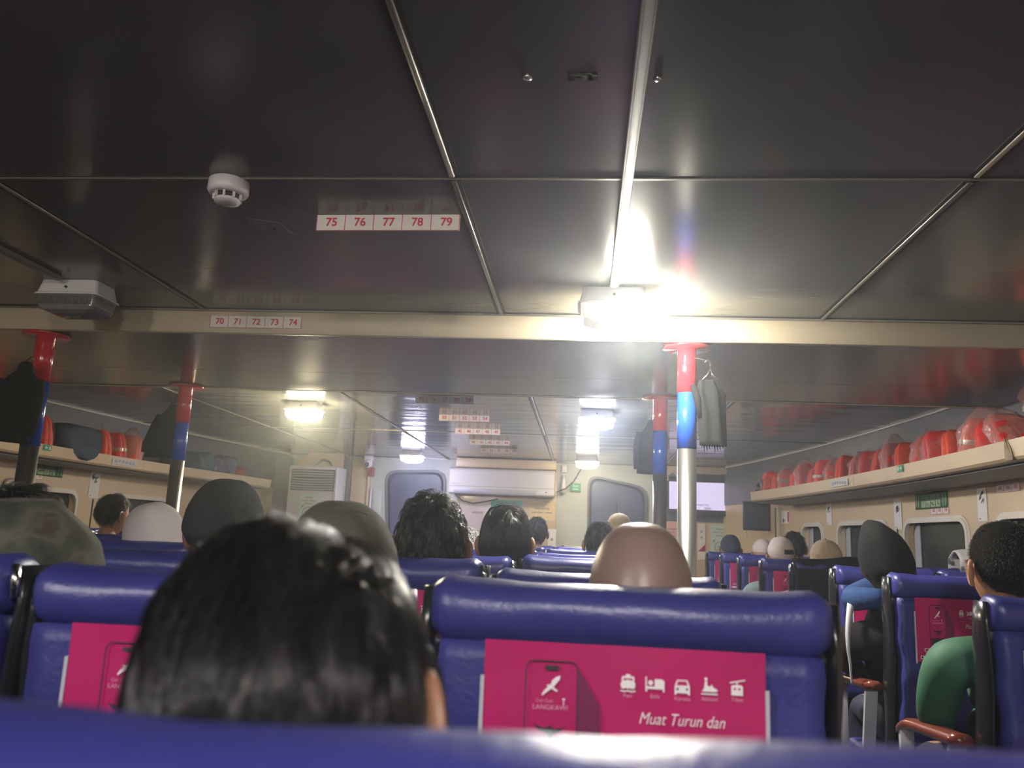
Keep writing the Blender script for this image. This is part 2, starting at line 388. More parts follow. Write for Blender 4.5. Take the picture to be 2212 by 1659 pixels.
mb = MB(); mb.box((-4.05, 10.15, EYE+.25), (.62, .1, 1.3), bevel=.01); obj('dark_recess', mb, M_DARKPANEL, wf)
def front_window(n, outline, yy=10.44):
    nonl = outline
    w = sroot('window_%d' % n, (0, yy, EYE))
    cx = sum(p[0] for p in nonl)/len(nonl); cz = sum(p[1] for p in nonl)/len(nonl)
    inner = [((x-cx)*.93+cx, (z-cz)*.95+cz) for x, z in nonl]; inn2 = [((x-cx)*.86+cx, (z-cz)*.90+cz) for x, z in nonl]
    mb = MB(); ring_prism(mb, nonl, inner, -.03, .0); obj('frame', mb, M_DARKPANEL, w)
    mb = MB(); ring_prism(mb, inner, inn2, -.02, .0); obj('seal', mb, M_NAVYD, w)
    mb = MB(); mb.prism(inn2[::-1], -.012, -.002, ax='y'); obj('pane', mb, M_CURTAIN, w)
    mb = MB(); mb.tube([(cx, -.02, cz+.28), (cx, -.02, cz-.2)], .006, 6); obj('wiper', mb, M_RUBBER, w)
def round_poly(pts, r, n=5):
    out = []; N = len(pts)
    for i in range(N):
        p = Vector(pts[i]); a = (Vector(pts[i-1])-p).normalized(); b = (Vector(pts[(i+1) % N])-p).normalized()
        for k in range(n+1):
            t = k/n; q = p+a*r*(1-t)**2+b*r*t**2; out.append((q.x, q.y))
    return out
front_window(nwin+1, round_poly([(-2.48, -.35), (-1.76, -.35), (-1.78, .83), (-2.58, .80)], .16))
front_window(nwin+2, round_poly([(.06, -.35), (.80, -.35), (.80, .70), (.05, .84)], .16))

# ------------------------------------------------------------------ support poles
def pole(x, y, zr, zb, top, label, hook=True):
    t = thing('support_pole', label, 'pole', (x, y, 0), group='painted steel posts along the aisles')
    r = .041
    mb = MB(); mb.lathe([(r, 0), (r, EYE+zb)], n=28); obj('steel_tube', mb, M_STEEL, t)
    mb = MB(); mb.lathe([(r+.0015, EYE+zb), (r+.0015, EYE+zr)], n=28); obj('blue_band', mb, M_BLUE, t)
    mb = MB(); mb.lathe([(r+.0015, EYE+zr), (r+.0015, top)], n=28); obj('red_band', mb, M_RED, t)
    mb = MB(); mb.lathe([(.105, top-.008), (.105, top)], n=28); obj('flange', mb, M_RED, t)
    mb = MB(); mb.lathe([(.09, 0), (.09, .012)], n=24); obj('foot_plate', mb, M_STEEL, t)
    return t
pole(.443, 3.56, .655, .41, SOFF-.001, 'red, blue and steel pole on the right with a grey cloth on a hanger')
pole(-2.575, 3.56, .635, .33, SOFF-.001, 'red, blue and steel pole at the left edge carrying a black jacket')
pole(.447, 4.86, .66, .405, SOFF-.001, 'farther right aisle pole behind the first, with a navy jacket')
pole(-2.525, 4.86, .625, .39, SOFF-.001, 'farther left aisle pole behind the first, with a dark jacket')

# ------------------------------------------------------------------ ceiling lamps
def emission_side(name, col, strength, half):
    """lamp cover: brighter towards the side where the bulb sits"""
    m = bpy.data.materials.new(name); m.use_nodes = True; nt = m.node_tree; b = nt.nodes['Principled BSDF']
    b.inputs['Base Color'].default_value = (.7, .68, .62, 1); b.inputs['Roughness'].default_value = .25
    b.inputs['Emission Color'].default_value = (*col, 1)
    tc = nt.nodes.new('ShaderNodeTexCoord'); sp = nt.nodes.new('ShaderNodeSeparateXYZ'); nt.links.new(tc.outputs['Object'], sp.inputs[0])
    mr = nt.nodes.new('ShaderNodeMapRange'); mr.interpolation_type = 'SMOOTHSTEP'
    mr.inputs['From Min'].default_value = -.035 if half else -.16; mr.inputs['From Max'].default_value = .06
    mr.inputs['To Min'].default_value = strength*(.0006 if half else .35); mr.inputs['To Max'].default_value = strength
    nt.links.new(sp.outputs['X'], mr.inputs['Value']); nt.links.new(mr.outputs[0], b.inputs['Emission Strength'])
    return m
def make_lamp(x, y, strength, col, half, label):
    t = thing('ceiling_lamp', label, 'lamp', (x, y, CEIL), group='rectangular bulkhead lamps on the ceiling')
    W, D = .132, .085
    mb = MB()
    def rr(w, d, r, z): return [(px, py, z) for px, py in rrect(-w, -d, w, d, r, 4)]
    mb.loft([rr(W-.012, D-.012, .02, -.001), rr(W, D, .024, -.055), rr(W+.008, D+.008, .028, -.060), rr(W+.008, D+.008, .028, -.066), rr(W-.006, D-.006, .02, -.066)], 0, False)
    obj('housing', mb, M_WHITEPL, t)
    # diffuser: bulged bowl with upright ribs on its sides
    mb = MB(); rings = []
    base = rrect(-W+.004, -D+.004, W-.004, D-.004, .022, 24)
    for k, (z, s) in enumerate([(-.066, 1.0), (-.085, .995), (-.108, .97), (-.122, .90), (-.134, .62), (-.140, .25)]):
        ring = []
        for i, (px, py) in enumerate(base):
            bow = .012*(1-(px/W)**2) if k >= 2 else 0
            ring.append((px*s, py*s, z-bow))
        rings.append(ring)
    mb.loft(rings, 0, False)
    for i in range(34):
        px = -W+.02+i*(2*W-.04)/33
        mb.box((px, -D+.003, -.088), (.003, .004, .036))
    m = M_DIFFOFF if strength == 0 else emission_side('lit diffuser', col, strength, half)
    obj('diffuser', mb, m, t)
    mb = MB(); mb.lathe([(.005, -D-.004), (.005, -D+.004)], (0, 0, -.035), 10, ax='y'); obj('screw', mb, M_CHROME if strength else M_RUBBER, t)
    return t
for a in LAMPS: make_lamp(*a)
def conduit(x, ya, yb, label):
    mb = MB(); mb.box((x, (ya+yb)/2, CEIL-.009), (.032, yb-ya, .017), bevel=.003)
    mb.box((x, (ya+yb)/2, CEIL-.019), (.020, yb-ya, .003), bevel=.001)
    tag(obj('cable_trunking', mb, mat('grey trunking', (.17, .165, .17), .5)), label, 'trunking', 'cable covers along the ceiling')
conduit(.098, -1.1, 2.98, 'grey cable trunking running to the brightest ceiling lamp')
conduit(-2.145, -1.1, 2.98, 'grey cable trunking running to the unlit ceiling lamp')

# smoke detector
t = thing('smoke_detector', 'round white smoke detector on the dark ceiling', 'detector', (-1.03, 2.09, CEIL))
mb = MB(); mb.lathe([(.050, -.0), (.056, -.004), (.057, -.034), (.052, -.042), (.045, -.044)], n=36); obj('base', mb, M_LILAC, t)
mb = MB(); mb.lathe([(.036, -.044), (.034, -.056)], n=24); obj('chamber', mb, M_RUBBER, t)
mb = MB(); mb.lathe([(.033, -.056), (.037, -.060), (.035, -.066), (.022, -.071), (.006, -.072)], n=30); obj('cap', mb, M_LILAC, t)
for k in range(9):
    a = 2*math.pi*k/9; mb = MB(); mb.box((.0375*math.cos(a), .0375*math.sin(a), -.051), (.006, .006, .018), rot=Matrix.Rotation(a, 3, 'Z')); obj('fin', mb, M_LILAC, t)
mb = MB(); mb.prism([(-1.10, 2.36), (-1.0, 2.40), (-.985, 2.50), (-1.085, 2.46)], CEIL-.0015, CEIL-.0002)
o = obj('ceiling_sticker', mb, M_DARKPANEL); tag(o, 'faded grey sticker on the ceiling below the smoke detector', 'sticker')
mb = MB(); mb.tube([(-1.045+.02*math.cos(a), 2.435+.018*math.sin(a), CEIL-.0016) for a in np.linspace(-1.6, 1.2, 9)], .0035, 5); obj('mark', mb, M_RUBBER, o)
for k, (x, y, s) in enumerate(((-.14, 1.575, .011), (.135, 1.585, .009))):
    mb = MB(); mb.lathe([(s, -.0002), (s*.9, -.004), (s*.4, -.006)], (x, y, CEIL), 14)
    tag(obj('ceiling_screw', mb, M_CHROME), ['screw head in the middle of the near ceiling panel', 'screw head right beside the cable trunking'][k], 'screw')
mb = MB(); rings = []
for i in range(9):
    rings.append([(-.055+i*.008, 1.56+j*.007, CEIL-.0008-.004*abs(nz(i*.9, j*.9, 3))) for j in range(5)])
mb.loft(rings, 0, False, False, False); tag(obj('tape_patch', mb, M_CHARC), 'small crinkled patch of tape on the near ceiling panel', 'tape')

# ------------------------------------------------------------------ seat number signs
def number_sign(nums, x, y, label, w=.455, h=.052, ztop=CEIL-.001, rz=0., boxed=True, grey=False, group='hanging seat number signs', digit=None):
    t = thing('seat_number_sign', label, 'sign', (x, y, ztop-h), (0, 0, rz), group=group)
    mb = MB(); mb.box((0, 0, h/2), (w, .003, h)); obj('board', mb, M_SIGN if not grey else M_GREYEDGE, t)
    mb = MB(); n = len(nums); c = w/n
    for i, s in enumerate(nums):
        put_text(mb, s, h*(digit or .72), -w/2+c*(i+.5)+.004, -.0021, h*.52, off=.026)
        if boxed: mb.box((-w/2+c*i+.0015, -.0018, h/2), (.0022, .0008, h))
    mb.box((w/2-.0012, -.0018, h/2), (.0024, .0008, h)); mb.box((0, -.0018, .001), (w, .0008, .0018))
    obj('numbers', mb, M_SIGNRED, t)
def rng(a, n=5): return [str(a+i) for i in range(n)]
number_sign(rng(75), -.625, 2.33, 'white seat number sign reading 75 to 79 hanging from the near ceiling', rz=-.02)
number_sign(rng(70), -1.50, 3.446, 'seat number strip reading 70 to 74 on the cream beam', w=.43, h=.055, ztop=CEIL-.03)
for k, (a, y, x) in enumerate(((55, 5.62, -1.0), (50, 6.50, -.985), (45, 7.33, -.98), (40, 8.18, -.965), (35, 8.95, -.95))):
    number_sign(rng(a), x, y, ['number sign 55 to 59 touching the edge of the dropped soffit', 'number sign 50 to 54, brightest of the hanging signs beyond the soffit', 'number sign 45 to 49, middle one of the five far signs',
        'number sign 40 to 44, last but one before the far bulkhead', 'number sign 35 to 39 nearest the air conditioner'][k], w=.42)

# ------------------------------------------------------------------ luggage racks
def rack(side, ya, yb, joints, label):
    t = thing('overhead_rack', label, 'shelf', wall_pt(side, (ya+yb)/2, .2, EYE+.44))
    inv = Vector(t.location)
    prof = [(.0, .44), (.385, .462), (.40, .475), (.408, .558), (.386, .562), (.380, .512), (.0, .505)]
    cuts = [ya]+joints+[yb]
    for a, b in zip(cuts[:-1], cuts[1:]):
        rings = []
        for y in np.linspace(a+.002, b-.002, 14):
            rings.append([Vector(wall_pt(side, y, off, EYE+z))-inv for off, z in (prof if side > 0 else prof[::-1])])
        mb = MB(); mb.loft(rings, 0, False); obj('rack_section', mb, M_CREAM, t)
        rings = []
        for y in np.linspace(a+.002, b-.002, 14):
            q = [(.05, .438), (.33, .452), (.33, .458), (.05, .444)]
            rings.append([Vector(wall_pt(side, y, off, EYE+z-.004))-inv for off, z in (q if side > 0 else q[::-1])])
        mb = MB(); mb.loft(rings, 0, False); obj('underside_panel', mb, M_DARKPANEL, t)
    return t
rack(1, 1.2, 8.52, [4.06, 6.16], 'cream overhead rack full of orange life vests on the right wall')
rack(-1, 1.2, 9.38, [4.6, 7.14], 'cream overhead rack with vests and jackets on the left wall')
def on_wall(name, mb, mats, label, cat, side, y, z, off=.004, group=None):
    a = math.atan(slope(y))
    return tag(obj(name, mb, mats, None, wall_pt(side, y, off, z), (0, 0, (-math.pi/2-a) if side > 0 else (math.pi/2+a))), label, cat, group)
def rack_sign(side, y, label, arrow=1):
    mb = MB(); mb.box((0, 0, 0), (.085, .003, .042)); mb.box((-.016*arrow, -.0020, 0), (.04, .001, .034), 1)
    mb.prism([(-.032*arrow, 0), (-.018*arrow, -.013), (-.018*arrow, .013)] if arrow < 0 else [(-.032, 0), (-.018, .013), (-.018, -.013)], -.0032, -.0026, 2, ax='y'); mb.box((-.010*arrow, -.0029, 0), (.02, .0006, .006), 2)
    mb.box((.024*arrow, -.0022, 0), (.012, .0008, .026), 2)
    on_wall('exit_arrow_sign', mb, [M_GREEN, M_GREEN, M_PRINTW], label, 'sign', side, y, EYE+.535, .411, 'green exit arrows on the racks')
rack_sign(1, 5.36, 'small green arrow sign on the right rack edge', -1)
rack_sign(-1, 5.90, 'small green running exit arrow sign on the left rack edge', 1)
for side, y, l in ((1, 6.42, 'faded grey label on the right rack edge'), (-1, 6.86, 'faded grey label on the left rack edge')):
    mb = MB(); mb.box((0, 0, 0), (.34, .002, .05)); 
    for k in range(6): mb.box((-.12+.048*k, -.0014, .004*math.sin(k)), (.03, .0006, .022), 1)
    on_wall('rack_label', mb, [M_GREYEDGE, M_GREYP], l, 'label', side, y, EYE+.515, .410)
mb = MB(); mb.prism(round_poly([(-.03, -.05), (.045, -.055), (.03, .0), (-.012, .06), (-.028, .06)], .012, 3), -.001, .001, ax='y')
on_wall('tape_strip', mb, mat('brown tape', (.22, .15, .05), .5, vary=.4, vscale=30), 'brown tape over the joint of the right rack', 'tape', 1, 4.06, EYE+.515, .410)

# stickers and signs on the side walls
def jacket_sign(side, y, z, label):
    t = thing('life_jacket_sign', label, 'sign', wall_pt(side, y, .006, z), (0, 0, (-math.pi/2-math.atan(slope(y))) if side > 0 else (math.pi/2+math.atan(slope(y)))))
    mb = MB(); mb.box((0, 0, 0), (.46, .006, .115), bevel=.002, seg=1); obj('board', mb, M_DGREEN, t)
    mb = MB()
    for k, s in enumerate(('LIFE JACKET UNDER SEAT',)): put_text(mb, s, .034, .0, -.0042, .026, off=.01, sx=.70)
    for k in range(4):
        x = -.105+k*.07; mb.box((x, -.0038, -.024), (.060, .001, .044))
    for sx in (-1, 1):
        for d in (.175, .207): mb.box((sx*d, -.0038, 0), (.008, .001, .085))
    obj('lettering', mb, M_PALEGREEN, t)
    mb = MB()
    for k in range(4):
        x = -.105+k*.07
        for q in range(5): mb.box((x+random.uniform(-.02, .02), -.0046, -.024+random.uniform(-.015, .015)), (random.uniform(.004, .016), .0006, random.uniform(.004, .014)))
    obj('pictograms', mb, M_DGREEN, t)['kind'] = 'stuff'
jacket_sign(1, 5.86, EYE+.372, 'green life jacket sign above a right hand window')
jacket_sign(-1, 6.42, EYE+.405, 'green life jacket sign on the left wall behind the pole')
def wall_numbers(nums, side, y, z, label):
    a = math.atan(slope(y)); p = wall_pt(side, y, .004, z+.025)
    number_sign(nums, p[0], p[1], label, w=.085*len(nums), h=.05, ztop=z+.05, rz=(-math.pi/2-a) if side > 0 else (math.pi/2+a), group='wall seat number stickers', digit=.6)
wall_numbers(['102', '103', '104'], 1, 5.75, EYE+.275, 'seat number sticker reading 102 to 104 on the right wall')
wall_numbers(['105', '106', '107'], 1, 4.90, EYE+.375, 'seat number sticker under the right rack near the frame edge')
wall_numbers(['8', '9', '10'], -1, 6.30, EYE+.315, 'seat number sticker with 9 and 10 on the left wall')
def emblem_sticker(side, y, z, h, label):
    t = thing('printed_sticker', label, 'sticker', wall_pt(side, y, .004, z), (0, .0, (-math.pi/2-math.atan(slope(y))) if side > 0 else (math.pi/2+math.atan(slope(y)))))
    w = h*.55
    mb = MB(); mb.box((0, 0, 0), (w, .002, h)); obj('paper', mb, M_PAPER, t)
    mb = MB(); rr = random.Random(int(y*100))
    for k in range(9):   # brushy dark emblem in the upper half
        cx, cz, a = rr.uniform(-.22, .22)*w, h*(.22+rr.uniform(-.13, .13)), rr.uniform(.3, 1.3)
        l, q = w*rr.uniform(.12, .26), w*rr.uniform(.02, .05)
        ca, sa = math.cos(a), math.sin(a)
        P = [(cx-l*ca-q*0, cz-l*sa), (cx+q*sa, cz-q*ca), (cx+l*ca, cz+l*sa), (cx-q*sa*1.6, cz+q*ca*1.6)]
        mb.prism(P, -.0022, -.0012, ax='y')
    mb.box((-w*.28, -.0015, -h*.42), (w*.14, .001, h*.03))
    obj('emblem', mb, M_PRINTK, t)
emblem_sticker(1, 7.66, EYE+.33, .19, 'white sticker with black brush emblem above the farthest right windows')
emblem_sticker(1, 6.38, EYE+.29, .22, 'white sticker with black emblem between the two right windows')
emblem_sticker(1, 5.20, EYE+.315, .20, 'white sticker with black emblem left of the green shirted man')
emblem_sticker(-1, 7.07, EYE+.32, .24, 'white sticker with black brush emblem on the left wall')
mb = MB(); mb.box((0, 0, 0), (.20, .002, .13)); mb.prism(rrect(.05, -.055, .09, .055, .02), -.0022, -.0012, 1, ax='y'); mb.box((-.05, -.0016, -.035), (.03, .001, .035), 2); mb.box((-.01, -.0016, -.03), (.03, .001, .02), 3)
on_wall('notice_sticker', mb, [M_PAPER, M_MAG, M_PRINTK, M_GREYEDGE], 'small white sticker with a red bar near the black monitor', 'sticker', 1, 8.66, EYE+.325)

# ------------------------------------------------------------------ seats
def make_poster():
    """magenta advert: returns (sheet mesh, print mesh) in seat space; top-left at (-.185, z .0)"""
    x0, w, h = -.185, .357, .205
    sheet = MB(); n = 14; rings = []
    for j in range(9):
        z = -h*j/8; rings.append([(x0+w*i/n, -.003-.0025*nz(i*.35, j*.4, 5)-.002*math.exp(-j*1.2), z) for i in range(n+1)])
    sheet.loft(rings, 0, True, False, False)
    edge = MB(); edge.box((x0-.002, -.002, -.045-h/2+.02), (.005, .006, h-.04))
    P = MB(); Y = -.0068
    def poly(pts, mi=0, y=Y, dx=0, dz=0, s=1.): P.prism([(x0+dx+a*s, dz+b*s) for a, b in pts][::-1], y, y-.0004, mi, ax='y') if False else P.add([(x0+dx+a*s, y, dz+b*s) for a, b in pts], [list(range(len(pts)))], mi)
    # phone drawing: soft cast panel, black outline, notch, bird, name
    poly([(.122, -.030), (.150, -.075), (.158, -.20), (.122, -.20)], 2)
    o = rrect(.054, -.30, .122, -.022, .011); i = rrect(.0555, -.30, .1205, -.0235, .0095)
    for k in range(len(o)):
        j = (k+1) % len(o)
        if min(o[k][1], o[j][1]) > -.205 or abs(o[k][0]-o[j][0]) < .001:
            q = [o[k], o[j], i[j], i[k]]; q = [(a, max(b, -.204)) for a, b in q]; poly(q, 3, Y-.0003)
    poly(rrect(.079, -.034, .097, -.028, .002, 2), 3, Y-.0003)
    bird = [(.0755, -.064), (.079, -.0585), (.0835, -.054), (.081, -.0525), (.0845, -.0515), (.0865, -.052), (.089, -.046), (.0935, -.042), (.099, -.040), (.0985, -.0445), (.0935, -.051), (.0905, -.0545), (.0965, -.0585), (.0945, -.060), (.088, -.0565), (.084, -.0595), (.0795, -.063), (.0765, -.0655)]
    poly(bird, 0, Y-.0003)
    put_text(P, 'Cuti Cuti', .0058, x0+.079, Y-.0003, -.0715, 1)
    put_text(P, 'LANGKAWI', .0086, x0+.087, Y-.0003, -.0795, 1)
    poly([(.1015, -.069), (.104, -.067), (.1065, -.069), (.1045, -.0695), (.1045, -.076), (.1035, -.076), (.1035, -.0695)], 0, Y-.0004)
    poly([(.066, -.098), (.072, -.102), (.080, -.1045), (.087, -.101), (.094, -.105), (.102, -.1035), (.107, -.100), (.101, -.107), (.092, -.111), (.088, -.122), (.084, -.110), (.073, -.107)], 3, Y-.0003)
    poly([(.060, -.128), (.116, -.126), (.118, -.150), (.060, -.152)], 3, Y-.0002)
    poly(rrect(.028, -.172, .115, -.160, .005, 3), 0, Y-.0003); poly(rrect(.031, -.170, .112, -.162, .0035, 3), 4, Y-.0005)
    poly([(.012, -.195), (.09, -.195), (.09, -.184), (.012, -.184)], 0, Y-.0003); poly([(.015, -.193), (.022, -.193), (.022, -.186), (.015, -.186)], 3, Y-.0005)
    cx = [.185, .219, .253, .287, .321]; zz = -.044; lift = [.0, .0008, .0, .0014, .0026]
    names = ['Feri', 'Bilik', 'Kereta', 'Aktiviti', 'Tiket']
    A = lambda pts, k, mi=0, y=Y-.0003: poly(pts, mi, y, cx[k], zz+lift[k])
    A([(-.0095, -.001), (-.008, .0005), (-.008, .007), (-.0065, .008), (-.003, .008), (-.003, .0105), (.003, .0105), (.003, .008), (.0065, .008), (.008, .007), (.008, .0005), (.0095, -.001), (.0085, -.0065), (.005, -.0075), (.0025, -.0062), (0, -.0075), (-.0025, -.0062), (-.005, -.0075), (-.0085, -.0065)], 0)
    A([(-.0058, .0025), (-.0058, .0055), (.0058, .0055), (.0058, .0025), (0, .004)], 0, 4, Y-.0006)
    A([(-.0095, -.0105), (-.0095, -.0088), (-.005, -.0098), (0, -.0088), (.005, -.0098), (.0095, -.0088), (.0095, -.0105), (.005, -.0115), (0, -.0105), (-.005, -.0115)], 0)
    A([(-.012, -.010), (-.012, .008), (-.0103, .008), (-.0103, -.0035), (-.0005, -.0035), (-.0005, .0055), (.009, .0055), (.012, .003), (.012, -.010), (.0098, -.010), (.0098, -.0068), (-.0098, -.0068), (-.0098, -.010)], 1)
    A([(-.0055+.0032*math.cos(a), .0008+.0032*math.sin(a)) for a in np.linspace(0, 6.28, 13)[:-1]], 1, 0, Y-.0004)
    A([(-.0095, -.011), (-.0095, -.0005), (-.0065, .007), (.0065, .007), (.0095, -.0005), (.0095, -.011), (.0075, -.011), (.0065, -.009), (-.0065, -.009), (-.0075, -.011)], 2)
    A([(-.0068, .0005), (-.0052, .0055), (.0052, .0055), (.0068, .0005)], 2, 4, Y-.0006)
    for sx in (-1, 1): A([(sx*.0058+.0016*math.cos(a), -.004+.0016*math.sin(a)) for a in np.linspace(0, 6.28, 9)[:-1]], 2, 3, Y-.0006)
    A([(-.010, -.0062), (-.007, -.0035), (-.006, .003), (-.0058, .006), (-.003, .006), (-.0028, .001), (.001, -.001), (.002, .002), (.0035, .002), (.0035, -.0005), (.0105, -.0045), (.008, -.0068), (-.006, -.0068)], 3)
    A([(-.0045+.0021*math.cos(a), .0085+.0021*math.sin(a)) for a in np.linspace(0, 6.28, 9)[:-1]], 3)
    A([(-.0105, -.0104), (-.0105, -.0086), (.0098, -.0086), (.0098, -.0104)], 3)
    A([(-.0072, -.0105), (-.0072, .0005), (-.005, .002), (.005, .002), (.0072, .0005), (.0072, -.0105)], 4)
    for sx in (-1, 1): A([(sx*.0028-.0014, -.004), (sx*.0028-.0014, -.0012), (sx*.0028+.0014, -.0012), (sx*.0028+.0014, -.004)], 4, 4, Y-.0006)
    A([(-.009, .0035), (-.009, .0052), (.010, .009), (.010, .0073)], 4); A([(-.0008, .002), (-.0008, .006), (.0008, .006), (.0008, .002)], 4)
    for k in range(5): put_text(P, names[k], .0072, x0+cx[k], Y-.0003, zz-.0158+lift[k], 1)
    put_text(P, 'Muat Turun dan', .0205, x0+.252, Y-.0003, -.086, 5, shear=.32, sx=.80, off=-.004)
    put_text(P, 'Tempah', .0205, x0+.252, Y-.0003, -.112, 5, shear=.32, sx=.8, off=-.004) if False else None
    for m in (P,): 
        for idx in range(len(m.v)):
            v = m.v[idx]; m.v[idx] = (v[0], v[1]-.0012, v[2])
    return sheet, edge, P
def seat_meshes():
    W = .262; out = {}
    TOP = EYE-.058
    # rolled head pad
    mb = MB(); rings = []
    for i in range(33):
        u = -1+2*i/32; x = u*W; e = abs(u)**6
        sq = (1-abs(u)**40*.35)
        ring = []
        for k in range(22):
            a = 2*math.pi*k/22
            yy = .052+.056*math.cos(a)*sq*(1 if math.cos(a) > 0 else 1.05); zz = TOP-.042+.042*math.sin(a)*sq
            if math.sin(a) > 0: zz += .010*e
            if math.cos(a) < -.2: yy -= .004*nz(x*6, zz*18, 2)+.003*math.sin(zz*70)
            d = .0020*nz(x*9, math.cos(a)*1.4, math.sin(a)*1.4)+.0012*nz(x*24, math.cos(a)*2, math.sin(a)*2)
            ring.append((x, yy+d*math.cos(a), zz+d*math.sin(a)))
        rings.append(ring)
    mb.loft(rings); out['head_pad'] = (mb.mesh('head_pad'), M_VINYL)
    # back cover below the pad: wrinkled thin sleeve with a slightly wavy outline
    mb = MB(); rings = []
    for j in range(19):
        t = j/18; z = TOP-.078-.46*t
        ring = []
        ww = W-.020+.006*math.sin(t*9)+.004*math.sin(t*23+1)
        for k in range(40):
            if k < 20: x = -ww+2*ww*k/19; y = .006+.012*t+.006*nz(x*5, z*11, 1)+.003*nz(x*12, z*26, 4)-.004*math.exp(-((abs(x)-ww)/.03)**2)
            else: x = ww-2*ww*(k-20)/19; y = .085+.03*t
            ring.append((x, y, z))
        rings.append(ring)
    mb.loft(rings); out['back_cover'] = (mb.mesh('back_cover'), M_VINYL2)
    # black shell seen at the sides
    mb = MB()
    for sx in (-1, 1):
        rings = []
        for j in range(12):
            t = j/11; z = TOP-.012-.60*t
            x = sx*(W+.006+.003*math.sin(t*14)); ring = []
            for k in range(10):
                a = 2*math.pi*k/10; ring.append((x+.013*math.cos(a)*sx, .062+.03*t+.045*math.sin(a)*(.72+.28*min(1, j/2)), z))
            rings.append(ring if sx > 0 else ring)
        mb.loft(rings)
    mb.box((0, .10, TOP-.36), (2*W-.01, .03, .54), bevel=.012); out['back_shell'] = (mb.mesh('back_shell'), M_BLACKPL)
    mb = MB(); mb.box((0, .36, .40), (2*W-.01, .50, .11), bevel=.035, seg=3); out['seat_cushion'] = (mb.mesh('seat_cushion'), M_VINYL)
    mb = MB(); mb.box((0, .126, TOP-.36), (2*W-.04, .05, .52), bevel=.022, seg=3); out['front_cushion'] = (mb.mesh('front_cushion'), M_VINYL)
    mb = MB(); mb.box((0, .15, .17), (.05, .05, .345)); mb.box((0, .25, .012), (.06, .42, .02), bevel=.005); out['leg'] = (mb.mesh('leg'), M_STEEL)
    s, e, P = make_poster()
    for q in (s, e, P): q.v = [(v[0], v[1]+.002, v[2]+TOP-.073) for v in q.v]
    out['poster'] = (s.mesh('poster'), M_MAG); out['sleeve_edge'] = (e.mesh('sleeve_edge'), M_GREYEDGE)
    out['poster_print'] = (P.mesh('poster_print'), [M_PRINTW, M_PRINTP, M_MAGD, M_PRINTK, M_MAG, M_PRINTW])
    # aisle armrest: red-brown pad on two pale legs
    mb = MB(); rings = []
    for i in range(12):
        t = i/11; y = .03+.40*t; z = .715-.03*t-.06*max(0, t-.8)**1.0*2
        rings.append([(.026*c*(1-.3*(t > .95)), y, z+.014*s_) for c, s_ in ((-1, -1), (1, -1), (1, .3), (.5, 1), (-.5, 1), (-1, .3))])
    mb.loft(rings); out['armrest_pad'] = (mb.mesh('armrest_pad'), M_MAHOG)
    mb = MB(); rings = []
    for t in np.linspace(0, 1, 7): rings.append([(a, .07+.16*t+b, .70-.68*t) for a, b in ((-.02, -.008), (.02, -.008), (.02, .008), (-.02, .008))])
    mb.loft(rings, 0, False); out['armrest_leg'] = (mb.mesh('armrest_leg'), M_GREYEDGE)
    mb = MB(); mb.box((0, .40, .55), (.04, .016, .25), bevel=.003); out['armrest_post'] = (mb.mesh('armrest_post'), M_GREYEDGE)
    mb = MB(); mb.tube([(W+.004, .02, TOP-.012), (W+.010, .012, TOP-.030), (W+.010, .016, TOP-.055)], .007, 8); out['corner_clip'] = (mb.mesh('corner_clip'), M_CHROME)
    for k, (me, m) in out.items():
        for q in (m if isinstance(m, list) else [m]): me.materials.append(q)
    return out
SM = seat_meshes()
def seat(x, y, label, sx=1., poster=True, arm=0, rz=0., dz=0., clip=True, group='blue passenger seats'):
    t = thing('passenger_seat', label, 'seat', (x, y, 0), (0, 0, rz), group=group)
    def p(n, par=t, loc=None, s=None):
        o = bpy.data.objects.new(n, SM[n][0]); COL.objects.link(o); o.parent = par
        o.scale = s or (sx, 1, 1); 
        if loc: o.location = loc
        return o
    for n in ('head_pad', 'back_cover', 'back_shell', 'seat_cushion', 'front_cushion'):
        p(n, loc=(0, 0, dz) if n in ('head_pad', 'back_cover', 'back_shell') else None)
    for s in (-1, 1): p('leg', loc=(s*.19*sx, 0, 0), s=(1, 1, 1))
    if poster:
        q = p('poster', loc=(0, 0, dz)); r = p('poster_print', q, s=(1, 1, 1)); p('sleeve_edge', loc=(0, 0, dz)); p('sleeve_edge', loc=(.361*sx, 0, dz))
    if clip: p('corner_clip', loc=(0, 0, dz))
    if arm:
        for n in ('armrest_pad', 'armrest_leg', 'armrest_post'): p(n, loc=(arm*.305*sx, .10, 0), s=(1, 1, 1))
    return t
COLX = [.0625-.565*c for c in range(5)]
COLN = ['at the right aisle', 'second from the right aisle', 'in the middle', 'second from the left aisle', 'at the left aisle']
ROWN = ['nearest row under the camera', 'first row ahead']+['%s row ahead' % ORD[i] for i in range(1, 12)]
for r in range(0, 10):
    y = .255+.85*r
    for c in range(5):
        if r == 0 and c > 2: continue
        x = COLX[c]-(.012 if c == 1 and r == 1 else 0)-(.06 if r == 0 else 0)
        seat(x, y+(.006*math.sin(r*5+c*3) if r else 0), 'centre block blue vinyl seat, %s, %s' % (ROWN[r], COLN[c]), dz=[-.011, 0, -.018, 0, -.004, .004, -.006, .003, 0, .004][r] if c == 0 else .006*math.sin(r*3.1+c*2.3)-.004,
             sx=1., clip=(c != 0), arm=0, rz=.085 if r == 0 and c == 0 else 0.)
RX = [.963, 1.025, 1.08, 1.10, 1.11, 1.12, 1.126, 1.13]
